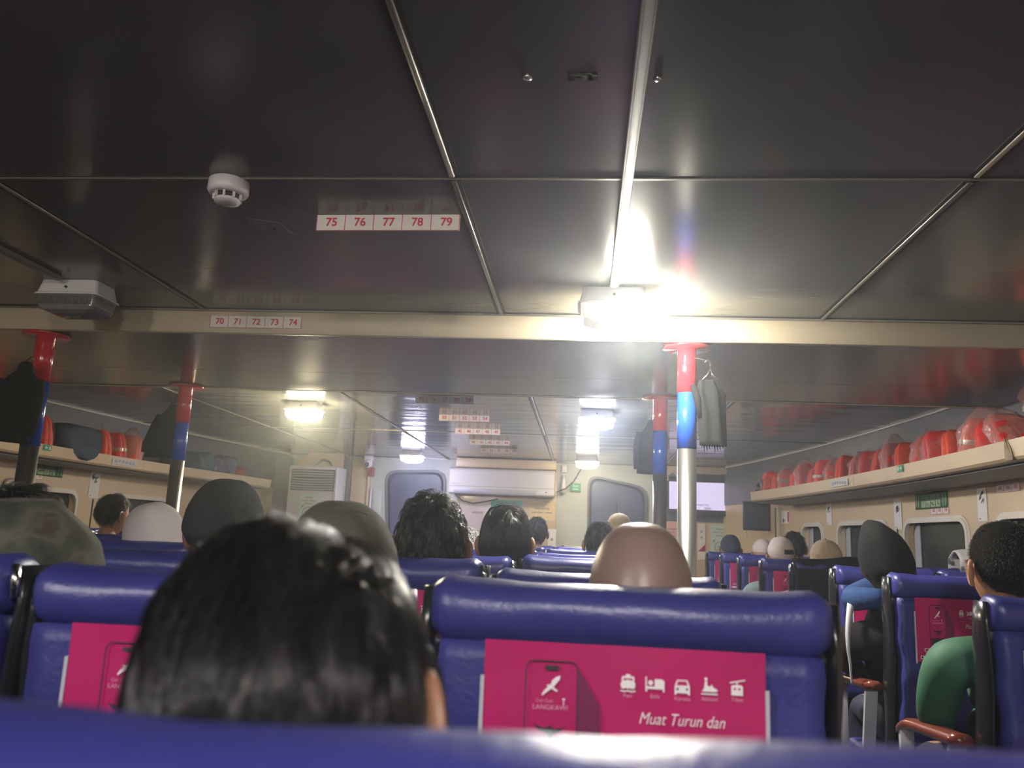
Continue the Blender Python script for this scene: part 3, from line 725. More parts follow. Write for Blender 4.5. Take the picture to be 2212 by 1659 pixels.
for k in range(8):
    y = 2.08+.80*k
    ns = 3 if k < 4 else 2; s = .78
    for c in range(ns):
        seat(RX[k]+.222+.440*c, y, 'right block blue seat, %s row from the camera, %s' % (ORD[k], ['at the aisle', 'in the middle', 'by the windows'][c] if ns == 3 else ['at the aisle', 'by the windows'][c]), sx=s, arm=-1 if c == 0 else 0, dz=[-.035, -.008, -.004, -.006, -.003, .0, .004, .008][k], clip=True)
for k in range(8):
    y = 2.9+.80*k
    ns = 3 if k < 5 else 2
    for c in range(ns):
        seat(-3.03-.455*c, y, 'left block blue seat, %s row in view, %s' % (ORD[k], ['at the aisle', 'in the middle', 'by the windows'][c] if ns == 3 else ['at the aisle', 'by the windows'][c]), sx=.80, arm=1 if c == 0 else 0, clip=False)
# ------------------------------------------------------------------ people
HR = np.array([.077, .096, .117])
def headmap(d):
    """unit directions -> head surface, face towards +y, origin between the ears"""
    d = np.asarray(d, float); x, y, z = d[..., 0], d[..., 1], d[..., 2]
    low = np.clip(-z, 0, 1); hi = np.clip(z, 0, 1)
    full = np.clip(1-hi**2, .02, 1)**(-.115)
    X = .077*x*full*(1-.30*low**1.5); X = X*(1+.04*np.clip(-y, 0, 1))
    fr = np.clip(y, 0, 1); bk = np.clip(-y, 0, 1)
    Y = full*y*np.where(y > 0, .092-.010*low, .100*(1-.42*low**1.2))
    Z = np.where(z > 0, .116*z, .128*z*(.75+.25*np.clip(y+.6, 0, 1)))
    nose = np.exp(-(x/.13)**2-((z+.28)/.16)**2)*(y > 0); Y = Y+.024*nose
    Y = Y-.008*(np.exp(-((np.abs(x)-.36)/.14)**2-((z+.08)/.10)**2))*(y > 0)
    Y = Y+.006*np.exp(-(x/.25)**2-((z+.58)/.09)**2)*(y > 0)-.004*np.exp(-(x/.3)**2-((z+.70)/.04)**2)*(y > 0)+.006*np.exp(-(x/.3)**2-((z+.90)/.10)**2)*(y > 0)
    return np.stack([X, Y, Z], -1)
def sphere_dirs(nu, nv):
    """rows from top to bottom"""
    th = np.linspace(0.02, math.pi-.02, nv); ph = np.linspace(0, 2*math.pi, nu, endpoint=False)
    T, P = np.meshgrid(th, ph, indexing='ij')
    return np.stack([np.sin(T)*np.sin(P), np.sin(T)*np.cos(P), np.cos(T)], -1)      # phi = 0 is the face
def hairline(phi, kind='man'):
    a = np.degrees(np.abs((phi+math.pi) % (2*math.pi)-math.pi))
    if kind == 'bowl': return np.interp(a, [0, 50, 80, 100, 180], [.45, .2, -.35, -.50, -.72])
    return np.interp(a, [0, 45, 70, 88, 104, 125, 180], [.62, .52, .20, .12, -.28, -.55, -.66])
def add_np(mb, V, F, mi=0, smooth=True): mb.add([tuple(v) for v in V], F, mi, smooth)
def head_geo(mb, M, ear=1., mi_skin=0, mi_eye=3):
    nu, nv = 44, 30; D = sphere_dirs(nu, nv); V = headmap(D).reshape(-1, 3)
    F = [[i*nu+j, (i+1)*nu+j, (i+1)*nu+(j+1) % nu, i*nu+(j+1) % nu] for i in range(nv-1) for j in range(nu)]
    F += [list(range(nu)), [(nv-1)*nu+j for j in range(nu)][::-1]]
    mb.add([M @ Vector(v) for v in V], F, mi_skin, True)
    for sx in (-1, 1):
        # ear: cupped oval leaf with a raised rim
        rings = []
        for r, o in ((1., .002), (1.05, .009), (.92, .012), (.72, .006), (.30, .003), (.02, .003)):
            ring = []
            for k in range(18):
                a = 2*math.pi*k/18; ty = .019*r*math.cos(a)*(1+.18*math.sin(a)); tz = .033*r*math.sin(a)
                out = .004+o+.012*max(0, -ty/.019)
                ring.append(M @ Vector((sx*(.0735+out*ear), -.004+ty-.002, -.012+tz)))
            rings.append(ring if sx > 0 else ring[::-1])
        mb.loft(rings, mi_skin, True, True)
        e = headmap(np.array([sx*.36, .90, -.08])/np.linalg.norm([sx*.36, .90, -.08]))
        bm = bmesh.new(); bmesh.ops.create_uvsphere(bm, u_segments=10, v_segments=6, radius=.0105)
        mb.frombm(bm, M @ Matrix.Translation((e[0], e[1]-.004, e[2])), mi_eye, True)
def cap_shell(mb, M, line, lift, nu=64, nv=26, mi=0, zmin=None, rough=0., seed=0):
    """shell following the scalp above a line (fraction of the head's unit height)"""
    ph = np.linspace(0, 2*math.pi, nu, endpoint=False); rings = []
    zl = line(ph) if callable(line) else np.full(nu, line)
    for i in range(nv):
        t = i/(nv-1); ring = []
        for j in range(nu):
            th = t*math.acos(max(-.98, min(.98, zl[j]))); d = np.array([math.sin(th)*math.sin(ph[j]), math.sin(th)*math.cos(ph[j]), math.cos(th)])
            l = lift*(1 if t < .85 else max(.15, (1-t)/.15))
            p = headmap(d); r = rough*noise.noise(Vector((d[0]*6+seed, d[1]*6, d[2]*6)))
            ring.append(M @ Vector(p*(1+(l+r)/.1)))
        rings.append(ring)
    mb.loft(rings[::-1], mi, True, False)
def strands(n, M, kind, length, vol, seg=7, crown=(.05, -.30, .95), clump=0, seed=1, wave=.0, r0=.0007, gravity=.5, droop=0.):
    """hair strands as thin three-sided tubes flowing from the crown"""
    g = np.random.default_rng(seed); out = []; D = []
    while len(D) < n:
        d = g.normal(size=(n, 3)); d /= np.linalg.norm(d, axis=1)[:, None]
        phi = np.arctan2(d[:, 0], d[:, 1]); D += list(d[d[:, 2] > hairline(phi, kind)+.02])
    D = np.array(D[:n]); c = np.array(crown)/np.linalg.norm(crown)
    L = length*g.uniform(.65, 1.15, n); lift = vol*g.uniform(.35, 1., n)
    jit = g.normal(size=(n, 3))*.16
    if clump:
        cen = D[g.integers(0, n, clump)]; idx = np.argmax(D @ cen.T, axis=1)
        cj = g.normal(size=(clump, 3))*.30; cl = g.uniform(.6, 1.15, clump); jit = jit*.35+cj[idx]; target = cen[idx]; ang = np.linalg.norm(D-target, axis=1); lift = vol*(.35+.65*np.clip((cl[idx]-.6)/.55, 0, 1))*(1-.75*np.minimum(1, ang/np.quantile(ang, .9))**2)*g.uniform(.85, 1, n)
    P = []; d = D.copy(); step = (L/seg)/.1
    for k in range(seg+1):
        t = k/seg
        prof = np.minimum(1, t*2.2+.25)
        p = headmap(d)*(1+(lift*prof)[:, None]/.1)
        if droop: p[:, 2] -= droop*t*t
        P.append(p)
        v = d-c; v = v-(v*d).sum(1)[:, None]*d; nv = np.linalg.norm(v, axis=1)[:, None]; v = v/np.maximum(nv, .15)
        down = np.array([0, 0, -1.]); dn = down-(d @ down)[:, None]*d
        v = v*(1-gravity*t)+dn*gravity*t+jit
        if clump: v = v+(target-d)*(.9*t)
        v = v-(v*d).sum(1)[:, None]*d; v /= np.maximum(np.linalg.norm(v, axis=1)[:, None], .2)
        d = d+v*step[:, None]; d /= np.linalg.norm(d, axis=1)[:, None]
    P = np.stack(P, 1)                               # n, seg+1, 3
    if wave: P += wave*np.sin(np.linspace(0, 9, seg+1)[None, :, None]+g.uniform(0, 6, (n, 1, 3)))
    T = np.gradient(P, axis=1); T /= np.maximum(np.linalg.norm(T, axis=2, keepdims=True), 1e-9)
    N = P/np.linalg.norm(P, axis=2, keepdims=True); U = np.cross(T, N); U /= np.maximum(np.linalg.norm(U, axis=2, keepdims=True), 1e-9); Wv = np.cross(U, T)
    rad = (r0*g.uniform(.7, 1.3, n))[:, None, None]*np.linspace(1, .25, seg+1)[None, :, None]
    V = np.stack([P+rad*(math.cos(a)*U+math.sin(a)*Wv) for a in (0, 2.094, 4.189)], 2)   # n,seg+1,3,3
    V = V.reshape(-1, 3); Mn = np.array(M); V = V @ Mn[:3, :3].T+Mn[:3, 3]
    b = np.arange(n)[:, None, None]*(seg+1)*3+np.arange(seg)[None, :, None]*3; k = np.arange(3)[None, None, :]; k2 = (k+1) % 3
    F = np.stack([b+k, b+k2, b+3+k2, b+3+k], -1).reshape(-1, 4)
    return V, F
def fast_mesh(name, parts, mats):
    """parts: list of (V, F, mat) with quad faces, joined with foreach_set"""
    me = bpy.data.meshes.new(name); o = 0; VV = []; FF = []; MM = []
    for V, F, mi in parts: VV.append(V); FF.append(F+o); MM.append(np.full(len(F), mi)); o += len(V)
    V = np.concatenate(VV); F = np.concatenate(FF); Mi = np.concatenate(MM)
    me.vertices.add(len(V)); me.vertices.foreach_set('co', V.astype('f').ravel())
    me.loops.add(F.size); me.loops.foreach_set('vertex_index', F.astype('i').ravel())
    me.polygons.add(len(F)); me.polygons.foreach_set('loop_start', np.arange(0, F.size, 4, dtype='i')); me.polygons.foreach_set('material_index', Mi.astype('i'))
    me.polygons.foreach_set('use_smooth', np.ones(len(F), bool)); me.update(); me.validate()
    for m in mats: me.materials.append(m)
    return me

PEOPLE = []
def person(label, head, seat_y, seat_x=None, yaw=0., tilt=0., nod=0., hs=1., skin=M_SKIN, shirt=M_CHARC, pants=M_NAVYD, hair=None, wear=None, sh_drop=.245, sh_w=.185, lean=None, elbow=None, ear=1., sh_tilt=0.):
    k = max(1., (seat_y+.222)/head[1])          # keep the head clear of the seat's pad
    head = tuple(c*k for c in head); hs *= k
    PEOPLE.append(dict(label=label, head=head, sy=seat_y, sx=seat_x if seat_x is not None else head[0], yaw=yaw, tilt=tilt, nod=nod, hs=hs, skin=skin, shirt=shirt, pants=pants, hair=hair, wear=wear, sd=sh_drop, sw=sh_w, elbow=elbow or {}, ear=ear, st=sh_tilt))
# head = (x, y, z of the head's centre relative to the eye line)
person('person with thick glossy black hair filling the left foreground', (-.168, .505, -.125), .255, -.35, nod=-.42, tilt=-.28, hs=.97, hair=('thick', M_HAIR), shirt=M_CHARC, ear=1.0)
person('bald man in the first row ahead', (.090, 1.285, -.088), 1.105, .07, hs=1.03, skin=M_SKINB, shirt=M_CHARC)
person('person in an olive head cover beside the foreground hair', (-.395, 1.33, -.098), 1.105, -.5, hs=1.10, wear=('hood', mat('olive grey cloth', (.075, .075, .055), .8, vary=.15, vscale=10, spec=.2)), shirt=mat('olive jacket', (.06, .06, .045), .8))
person('person with camouflage jacket and hood at the left edge', (-1.03, 1.42, -.067), 1.105, -1.07, hs=1.0, hair=('short', M_HAIR), shirt=M_CAMO, wear=('collar', M_CAMO), sh_drop=.17, sh_w=.19)
person('man with short spiky black hair and right ear showing', (-.393, 2.13, -.030), 1.955, -.5, hs=1.10, hair=('short', M_HAIR), skin=M_SKIND, shirt=M_NAVYD, yaw=.15)
person('man in a round dark knit cap with left ear showing', (-.957, 2.14, -.020), 1.955, -1.07, hs=1.12, skin=M_SKIND, wear=('beanie', mat('dark grey knit', (.028, .030, .033), .85, spec=.2, bump=.4, bscale=150)), shirt=M_CHARC, yaw=-.2)
person('person in a white headscarf leaning left', (-1.60, 3.0, -.085), 2.80, -1.63, hs=1.26, tilt=-.30, wear=('scarf', mat('white scarf', (.55, .50, .50), .75, spec=.2)), shirt=mat('white top', (.5, .46, .46), .8))
person('person with a glossy black bowl haircut in the third row', (-.277, 2.99, -.020), 2.805, -.45, hs=1.10, hair=('bowl', M_HAIR), shirt=M_BLACKC)
person('person in a black and white knitted scarf behind the spiky haired man', (-.545, 3.84, -.085), 3.655, -.52, hs=1.0, wear=('scarf', M_HOUND), shirt=M_CHARC)
person('man with dark hair turned right in the left block', (-2.86, 4.79, .037), 4.5, -3.03, hs=1.03, yaw=-.40, hair=('short', M_HAIRB), shirt=M_BLACKC, sh_drop=.20, skin=M_SKIN)
person('small dark haired head in front of the yellow notice', (-.355, 6.42, .045), 6.205, -.45, hair=('short', M_HAIR), shirt=M_CHARC, skin=M_SKIND)
person('dark haired person half hidden by the bald head', (.10, 4.72, -.015), 4.505, .06, hs=1.02, hair=('short', M_HAIRB), skin=M_SKIND, shirt=M_CHARC)
person('person in a mustard cap beyond the bald head', (.245, 5.56, .055), 5.355, .1, hs=1.06, wear=('cap', mat('mustard cloth', (.28, .21, .09), .8)), shirt=M_CHARC)
person('man in a green shirt with cropped hair by the right aisle', (1.165, 2.40, -.030), 2.08, 1.19, hs=1.08, yaw=.08, hair=('buzz', M_HAIRB), shirt=mat('green jersey', (.022, .105, .055), .7, vary=.12, vscale=5, bump=.25, bscale=9), elbow={-1: (.97, 2.43, -.43)}, sh_w=.20, sh_drop=.235, ear=1.3, sh_tilt=.02)
person('person in a black hooded scarf with a blue neck pillow', (1.135, 3.20, -.045), 2.88, 1.25, hs=1.06, tilt=-.28, wear=('tallscarf', M_BLACKC), shirt=M_BLACKC)
person('person in a wide tan hat and pink top in the right block', (1.375, 4.82, -.075), 4.48, 1.33, hs=1.06, wear=('bucket', mat('tan felt', (.48, .36, .22), .85)), shirt=mat('pink cloth', (.75, .30, .36), .75), sh_w=.25, elbow={-1: (1.12, 4.85, -.40)}, sh_drop=.19)
person('person in a beige cap with a dark patch in the right block', (1.315, 5.62, -.055), 5.28, 1.34, hs=1.04, wear=('capback', mat('beige twill', (.42, .35, .29), .85)), shirt=mat('sage cloth', (.16, .22, .18), .8), sh_w=.22, elbow={-1: (1.10, 5.65, -.42)}, sh_drop=.20)
person('black haired person by the far right windows', (1.60, 6.42, .010), 6.08, 1.6, hair=('short', M_HAIR), shirt=M_CHARC)
person('person in a pale cap far down the right block', (1.535, 7.22, -.055), 6.88, 1.57, hs=1.02, wear=('cap', mat('pale beige cloth', (.50, .42, .36), .85)), shirt=M_NAVYD)
person('person in a navy cap in the farthest right row', (1.40, 7.98, -.03), 7.68, 1.36, hs=1.12, wear=('beanie', mat('navy knit', (.02, .022, .06), .8)), shirt=M_NAVYD)

def build_people():
    tmp = []
    for P in PEOPLE:
        hx, hy, hz = P['head']; hz += EYE; hs = P['hs']
        sx, sy = P['sx'], P['sy']
        nb = Vector((hx*.92+sx*.08, hy-.035, hz-.155*hs))
        sh = hz-P['sd']
        chest = Vector((hx*.7+sx*.3, max((hy-.06)*.6+(sy+.27)*.4, sy+.268), sh-.05))
        V = []; E = []; Rr = []
        def nd(p, r, par=None):
            V.append(tuple(p)); Rr.append(r if isinstance(r, tuple) else (r, r)); i = len(V)-1
            if par is not None: E.append((par, i))
            return i
        pel = nd((sx, sy+.30, .56), (.15, .12)); wa = nd((sx*.7+hx*.3, sy+.28, .72), (.155, .10), pel); ch = nd(chest-Vector((0, 0, .08)), (.17, .11), wa)
        uc = nd(chest+Vector((0, 0, .04)), (.115, .085), ch); nk = nd(nb, .056*hs, uc); nd((hx, hy-.012, hz-.06), .05*hs, nk)
        wrists = []
        for s in (-1, 1):
            so = nd(chest+Vector((s*P['sw'], .0, .025-s*P['st'])), .076, uc)
            el = P['elbow'].get(s); el = Vector((el[0], el[1], el[2]+EYE)) if el else Vector((chest.x+s*(P['sw']+.045), chest.y+.06, .80))
            e = nd(el, .054, so); wv = Vector((sx+s*.11, sy+.60, .665)); w = nd(wv, .030, e); hv = wv+(wv-el).normalized()*.07; nd(hv, .030, w); wrists.append((wv, hv))
        for s in (-1, 1):
            h = nd((sx+s*.085, sy+.36, .545), .088, pel); k = nd((sx+s*.10, sy+.70, .555), .062, h); a = nd((sx+s*.10, sy+.74, .10), .040, k); nd((sx+s*.10, sy+.86, .05), .036, a)
        me = bpy.data.meshes.new('skeleton'); me.from_pydata(V, E, []); o = bpy.data.objects.new('skeleton', me); COL.objects.link(o)
        m = o.modifiers.new('skin', 'SKIN'); m.use_smooth_shade = True
        for i, sv in enumerate(me.skin_vertices[0].data): sv.radius = Rr[i]; sv.use_root = (i == 0)
        o.modifiers.new('sub', 'SUBSURF').levels = 2
        tmp.append((P, o, wrists, nb))
    bpy.context.view_layer.update(); dg = bpy.context.evaluated_depsgraph_get()
    for n, (P, o, wrists, nb) in enumerate(tmp):
        body = bpy.data.meshes.new_from_object(o.evaluated_get(dg))
        hx, hy, hz = P['head']; hz += EYE; hs = P['hs']
        base = Vector((P['sx'], P['sy']+.25, 0))
        mb = MB()
        vs = [v.co-base for v in body.vertices]; o_ = 0
        mb.v = [tuple(v) for v in vs]
        for pl in body.polygons:
            c = Vector(pl.center); mi = 1
            if c.z > nb.z-.015 and math.hypot(c.x-nb.x, c.y-nb.y) < .085: mi = 0
            elif any((c-w).length < .05 or (c-h).length < .07 for w, h in wrists): mi = 0
            elif c.z < .64 and c.y > P['sy']+.12 and c.z < .60+.2*(c.y-P['sy']-.3): mi = 2
            if c.z < .085: mi = 3
            mb.f.append(tuple(pl.vertices)); mb.m.append(mi); mb.sm.append(True)
        # fingers and thumb on each hand, curled over the lap
        for s, (w, h) in zip((-1, 1), wrists):
            dvec = (h-w).normalized(); side = dvec.cross(Vector((0, 0, 1))).normalized()
            for q, (off, ln) in enumerate(((-.026, .058), (-.009, .070), (.009, .074), (.026, .066))):
                p0 = h+side*off-base; path = [p0, p0+dvec*ln*.5+Vector((0, 0, .004)), p0+dvec*ln*.85+Vector((0, 0, -.012)), p0+dvec*ln+Vector((0, 0, -.030))]
                mb.tube(path, [.0095, .009, .008, .006], 6, 0)
            p0 = w+(h-w)*.5-side*s*.026*-1-base; mb.tube([p0, p0+dvec*.025+side*s*-.022*-1, p0+dvec*.055+side*s*.026+Vector((0, 0, -.01))], [.011, .010, .007], 6, 0)
        M = Matrix.Translation(Vector((hx, hy, hz))-base) @ Matrix.Rotation(P['yaw'], 4, 'Z') @ Matrix.Rotation(P['tilt'], 4, 'Y') @ Matrix.Rotation(P['nod'], 4, 'X') @ Matrix.Scale(hs, 4)
        head_geo(mb, M, 0. if P['wear'] and P['wear'][0] in ('scarf', 'tallscarf', 'hood', 'collar') else P['ear'], 0, 3)
        t = thing('person', P['label'], 'person', base)
        obj('body', mb, [P['skin'], P['shirt'], P['pants'], M_EYE], t)
        if P['hair']:
            kind, hm = P['hair']; parts = []
            cm = MB(); ln = {'bowl': 'bowl'}.get(kind, 'man'); lift = {'thick': .008, 'bowl': .007, 'short': .006, 'buzz': .0045}[kind]
            cap_shell(cm, M, lambda a: hairline(a, ln), lift, rough=.002 if kind != 'buzz' else 0)
            Vc = np.array([tuple(v) for v in cm.v]); Fc = np.array([f for f in cm.f if len(f) == 4]); parts.append((Vc, Fc, 1))
            cfg = {'thick': dict(n=20000, length=.115, vol=.024, seg=9, clump=420, r0=.00055, gravity=.45, seed=3, crown=(.10, .45, .90), wave=.0004),
                   'bowl': dict(n=8000, length=.11, vol=.018, seg=8, clump=260, r0=.0008, gravity=.8, seed=5, droop=.006),
                   'short': dict(n=3500 if hy < 4 else 1200, length=.030, vol=.020, seg=4, clump=300, r0=.0009, gravity=.3, seed=8+n),
                   'buzz': dict(n=4500, length=.008, vol=.0075, seg=2, r0=.0006, gravity=.2, seed=9)}[kind]
            nn = cfg.pop('n'); V, F = strands(nn, M, ln, **cfg); parts.append((V, F, 0))
            h = obj('hair', fast_mesh('hair', parts, [hm, M_HAIRCAP]), None, t)
        if P['wear']:
            kind, wm = P['wear']; wb = MB()
            if kind in ('scarf', 'tallscarf', 'hood'):
                nu = 56; prof = []
                for i in range(30):
                    q = i/29; ring = []
                    for j in range(nu):
                        a = 2*math.pi*j/nu; sa, ca = math.sin(a), math.cos(a)
                        if q < .62:
                            th = q/.62*1.95; d = np.array([math.sin(th)*sa, math.sin(th)*ca, math.cos(th)]); p = headmap(d)*1.13
                            p[0] = p[0] if abs(p[0]) > .0 else p[0]
                            p[2] = max(p[2], -.06)*1.0
                            if kind == 'tallscarf': p[2] += .03*math.exp(-((p[0]+.015)/.045)**2)*max(0, math.cos(th))*1.2
                            if kind == 'hood': p = p*1.02
                        else:
                            u = (q-.62)/.38; th = 1.95; d = np.array([math.sin(th)*sa, math.sin(th)*ca, math.cos(th)]); p = headmap(d)*1.13; p[2] = max(p[2], -.06)
                            k = u*u*(3-2*u); tgt = np.array([.165*sa, .115*ca-.01, p[2]-.15*u])
                            if kind == 'hood': tgt[:2] *= .85
                            p = p*(1-k)+tgt*k; p[2] = -.06-.17*u if d[2] < -.1 else p[2]-.15*u
                        f = .006*noise.noise(Vector((p[0]*28, p[1]*28, p[2]*14+n)))*(1.6 if q > .55 else .5)
                        p = p*(1+f/.1)
                        ring.append(M @ Vector(p))
                    prof.append(ring)
                wb.loft(prof[::-1], 0, True, False)
                keep = []        # open the cloth over the face
                Mi = M.inverted()
                for fi, f in enumerate(wb.f):
                    c = sum((Mi @ Vector(wb.v[i]) for i in f), Vector())/len(f)
                    if not (c.y > .05 and abs(c.x) < .052 and -.13 < c.z < .062): keep.append(fi)
                wb.f = [wb.f[i] for i in keep]; wb.m = [wb.m[i] for i in keep]; wb.sm = [wb.sm[i] for i in keep]
                ho = obj({'scarf': 'headscarf', 'tallscarf': 'hooded_scarf', 'hood': 'head_cover'}[kind], wb, wm, t)
                if kind == 'hood':
                    q = MB(); q.tube([M @ Vector((.035*math.cos(a)+.012, -.035*math.sin(a)*1.0-.02, .122-.01*abs(math.cos(a)))) for a in np.linspace(.2, 2.4, 8)], .004, 6); obj('seam', q, wm, ho)
            elif kind == 'collar':
                rings = []
                for i in range(12):
                    q = i/11; ring = []
                    for j in range(36):
                        a = 2*math.pi*j/36
                        rx = .235*math.sqrt(1-.78*(1-q)**2); ry = .09+.06*q; zz = .095-.20*q
                        f = 1+.10*noise.noise(Vector((math.cos(a)*2, math.sin(a)*2, q*3)))
                        ring.append(M @ Vector((rx*math.sin(a)*f+.01, ry*math.cos(a)*f-.09, zz+.012*math.cos(a)+.008*noise.noise(Vector((a*2, q*5, 1))))))
                    rings.append(ring)
                wb.loft(rings[::-1], 0, True, True); obj('jacket_hood', wb, wm, t)
            else:
                ln = {'beanie': lambda a: np.interp(np.degrees(np.abs((a+math.pi) % (2*math.pi)-math.pi)), [0, 60, 95, 180], [.30, .22, .10, -.42]),
                      'cap': lambda a: np.full_like(a, .18), 'capback': lambda a: np.interp(np.degrees(np.abs((a+math.pi) % (2*math.pi)-math.pi)), [0, 90, 180], [.25, .12, -.12]), 'bucket': lambda a: np.full_like(a, .22)}[kind]
                cap_shell(wb, M @ Matrix.Scale(1.02, 4), ln, .010, rough=.0015, seed=n)
                ho = obj({'beanie': 'knit_cap', 'bucket': 'hat_crown'}.get(kind, 'cap_crown'), wb, wm, t)
                if kind in ('cap', 'capback', 'bucket'):
                    b2 = MB(); rings = []
                    for q in np.linspace(0, 1, 5):
                        ring = []
                        for j in range(40):
                            a = 2*math.pi*j/40; p = headmap(np.array([.975*math.sin(a), .975*math.cos(a), .2]))*1.12
                            if kind == 'bucket': e = .052*q; p = p*(1+e/.1); p[2] -= .035*q-.012*math.cos(2*a)*q
                            else: e = .07*q*max(0, math.cos(a))**.6; p[1] += e; p[2] -= .018*q*max(0, math.cos(a))
                            ring.append(M @ Vector(p))
                        rings.append(ring)
                    b2.loft(rings, 0, True, False); obj('brim', b2, wm, ho)
                    b3 = MB(); bm = bmesh.new(); bmesh.ops.create_uvsphere(bm, u_segments=10, v_segments=6, radius=.007); b3.frombm(bm, M @ Matrix.Translation((0, -.0, .130)), 0, True); obj('top_button', b3, wm, ho)
                if kind == 'capback':
                    b4 = MB(); rings = []
                    for zf in (.16, .38):
                        rings.append([M @ Vector(headmap(np.array([math.sin(a)*math.sqrt(1-zf*zf), -math.cos(a)*math.sqrt(1-zf*zf), zf]))*1.15) for a in np.linspace(-.05, .75, 8)])
                    b4.loft(rings, 0, True, False, False); obj('patch', b4, M_CHARC, ho)
        bpy.data.objects.remove(o)
build_people()

# blue neck pillow resting in front of the hooded person, white curved strip of the seat shell
mb = MB(); path = []; rad = []
for i in range(19):
    a = math.radians(-60+300*i/18); path.append((.105*math.cos(a)-.02, .085*math.sin(a)*1.0, .012*math.sin(a*2))); rad.append(.047*(.72+.28*math.sin(math.pi*i/18)))
mb.tube(path, rad, 14)
tag(obj('neck_pillow', mb, mat('blue plush', (.022, .05, .14), .9, spec=.2, bump=.3, bscale=60), None, (1.115, 3.15, EYE-.150), (.15, -.12, .3)), 'blue curved neck pillow worn below the black hooded head', 'pillow')
mb = MB(); rings = []
for t_ in np.linspace(0, 1, 14):
    a = t_*1.9; y = 3.10-.05*math.sin(t_*3.0); z = EYE-.18-.27*t_; x = .958-.035*math.sin(min(1, t_*1.4)*math.pi*.62)+.03*t_*t_; w = .016*(1-t_)**1.2+.003
    rings.append([(x-w*.1, y-.006, z), (x+w, y-.006, z-.01), (x+w, y+.006, z-.01), (x-w*.1, y+.006, z)])
mb.loft(rings, 0, True); tag(obj('shell_strap', mb, M_GREYEDGE), 'curved pale strap along the aisle side of the black clad passenger', 'strap')
# black coat over a right block seat
mb = MB(); rings = []
for i in range(17):
    u = -1+2*i/16; ring = []
    for k in range(20):
        q = k/19; s = -1+2*q; top = .016+.020*math.exp(-((u-.45)/.45)**2)
        z = EYE-.055+top-.36*abs(s)**1.4*(1+.12*nz(u*2, s, 3)); y = .05+.085*math.copysign(min(1, abs(s)*2.2), s)+.012*nz(u*4, s*4, 1)
        ring.append((u*.205, y, z))
    rings.append(ring)
mb.loft(rings, 0, True, False, False); o = obj('draped_coat', mb, M_BLACKC, None, (1.322, 4.475, 0)); md = o.modifiers.new('thick', 'SOLIDIFY'); md.thickness = .012; md.offset = 1
tag(o, 'black coat draped over a right block aisle seat', 'coat')
# white printed cloth over the window seat
mb = MB(); rings = []
for i in range(13):
    u = -1+2*i/12; ring = []
    for k in range(18):
        s = -1+2*k/17; z = EYE+.042-.012*u*u-.12*abs(s)**1.6; y = .05+.075*math.copysign(min(1, abs(s)*1.8), s)+.006*nz(u*3, s*3, 7)
        ring.append((u*.085, y, z))
    rings.append(ring)
mb.loft(rings, 0, True, False, False); o = obj('printed_cloth', mb, M_FLORAL, None, (2.04, 4.50, 0)); md = o.modifiers.new('thick', 'SOLIDIFY'); md.thickness = .008; md.offset = 1
tag(o, 'white printed cloth over a seat beside the right windows', 'cloth')

# ------------------------------------------------------------------ life vests on the racks
def vest_mesh(seed):
    """folded foam vest: two thick rounded slabs with a groove, standing upright"""
    mb = MB()
    for s in (-1, 1):
        rings = []
        for j in range(11):
            t = j/10; z = .265*t; f = 1-.10*t-.22*t*t-.35*max(0, t-.85)/.15*.6
            ring = []
            for k in range(20):
                a = 2*math.pi*k/20; c, s2 = math.cos(a), math.sin(a)
                x = .125*math.copysign(abs(c)**.5, c)*f; y = s*.029*f+.022*math.copysign(abs(s2)**.55, s2)*f
                d = .010*nz(x*12+seed, y*12, z*12)
                ring.append((x*(1+d*2), y+d*.5, z+d*.4))
            rings.append(ring)
        mb.loft(rings)
    return mb.mesh('vest')
def bag_mesh(seed, knot=.06):
    mb = MB(); rings = []
    for j in range(15):
        t = j/14; z = -.004+(.25+knot)*t
        f = 1.0 if t < .66 else 1-(t-.66)/.34*.85
        fx = 1. if t < .62 else 1-(t-.62)/.38*.80
        ring = []
        for k in range(24):
            a = 2*math.pi*k/24; c, s2 = math.cos(a), math.sin(a)
            x = .133*math.copysign(abs(c)**.6, c)*fx; y = .056*math.copysign(abs(s2)**.6, s2)*f*(1-.22*t)
            d = .018*nz(c*2+seed, s2*2, t*5)+.010*nz(c*5+seed, s2*5, t*11)
            ring.append((x+d*c, y+d*s2, z+.01*nz(c*3, s2*3, seed)*t))
        rings.append(ring)
    mb.loft(rings); return mb.mesh('plastic_bag')
def tape_mesh():
    mb = MB()
    for s in (-1,): 
        pts = []
        for k in range(20):
            a = 2*math.pi*k/20; c, s2 = math.cos(a), math.sin(a); pts.append((.128*math.copysign(abs(c)**.5, c), .0505*math.copysign(abs(s2)**.55, s2)))
        mb.loft([[(x, y, .10) for x, y in pts], [(x, y, .128) for x, y in pts]], 0, True, False)
    return mb.mesh('reflective_tape')
VM = [vest_mesh(i*3.1) for i in range(3)]; BMs = [bag_mesh(i*2.3, .05+.02*(i % 3)) for i in range(5)]; TM = tape_mesh()
for i, m in enumerate(VM): m.materials.append([M_ORANGE, M_ORANGE2, M_ORANGE][i])
for i, m in enumerate(BMs): m.materials.append([M_FILM2, M_FILM, M_FILM3, M_FILM, M_FILM3][i])
TM.materials.append(M_TAPE)
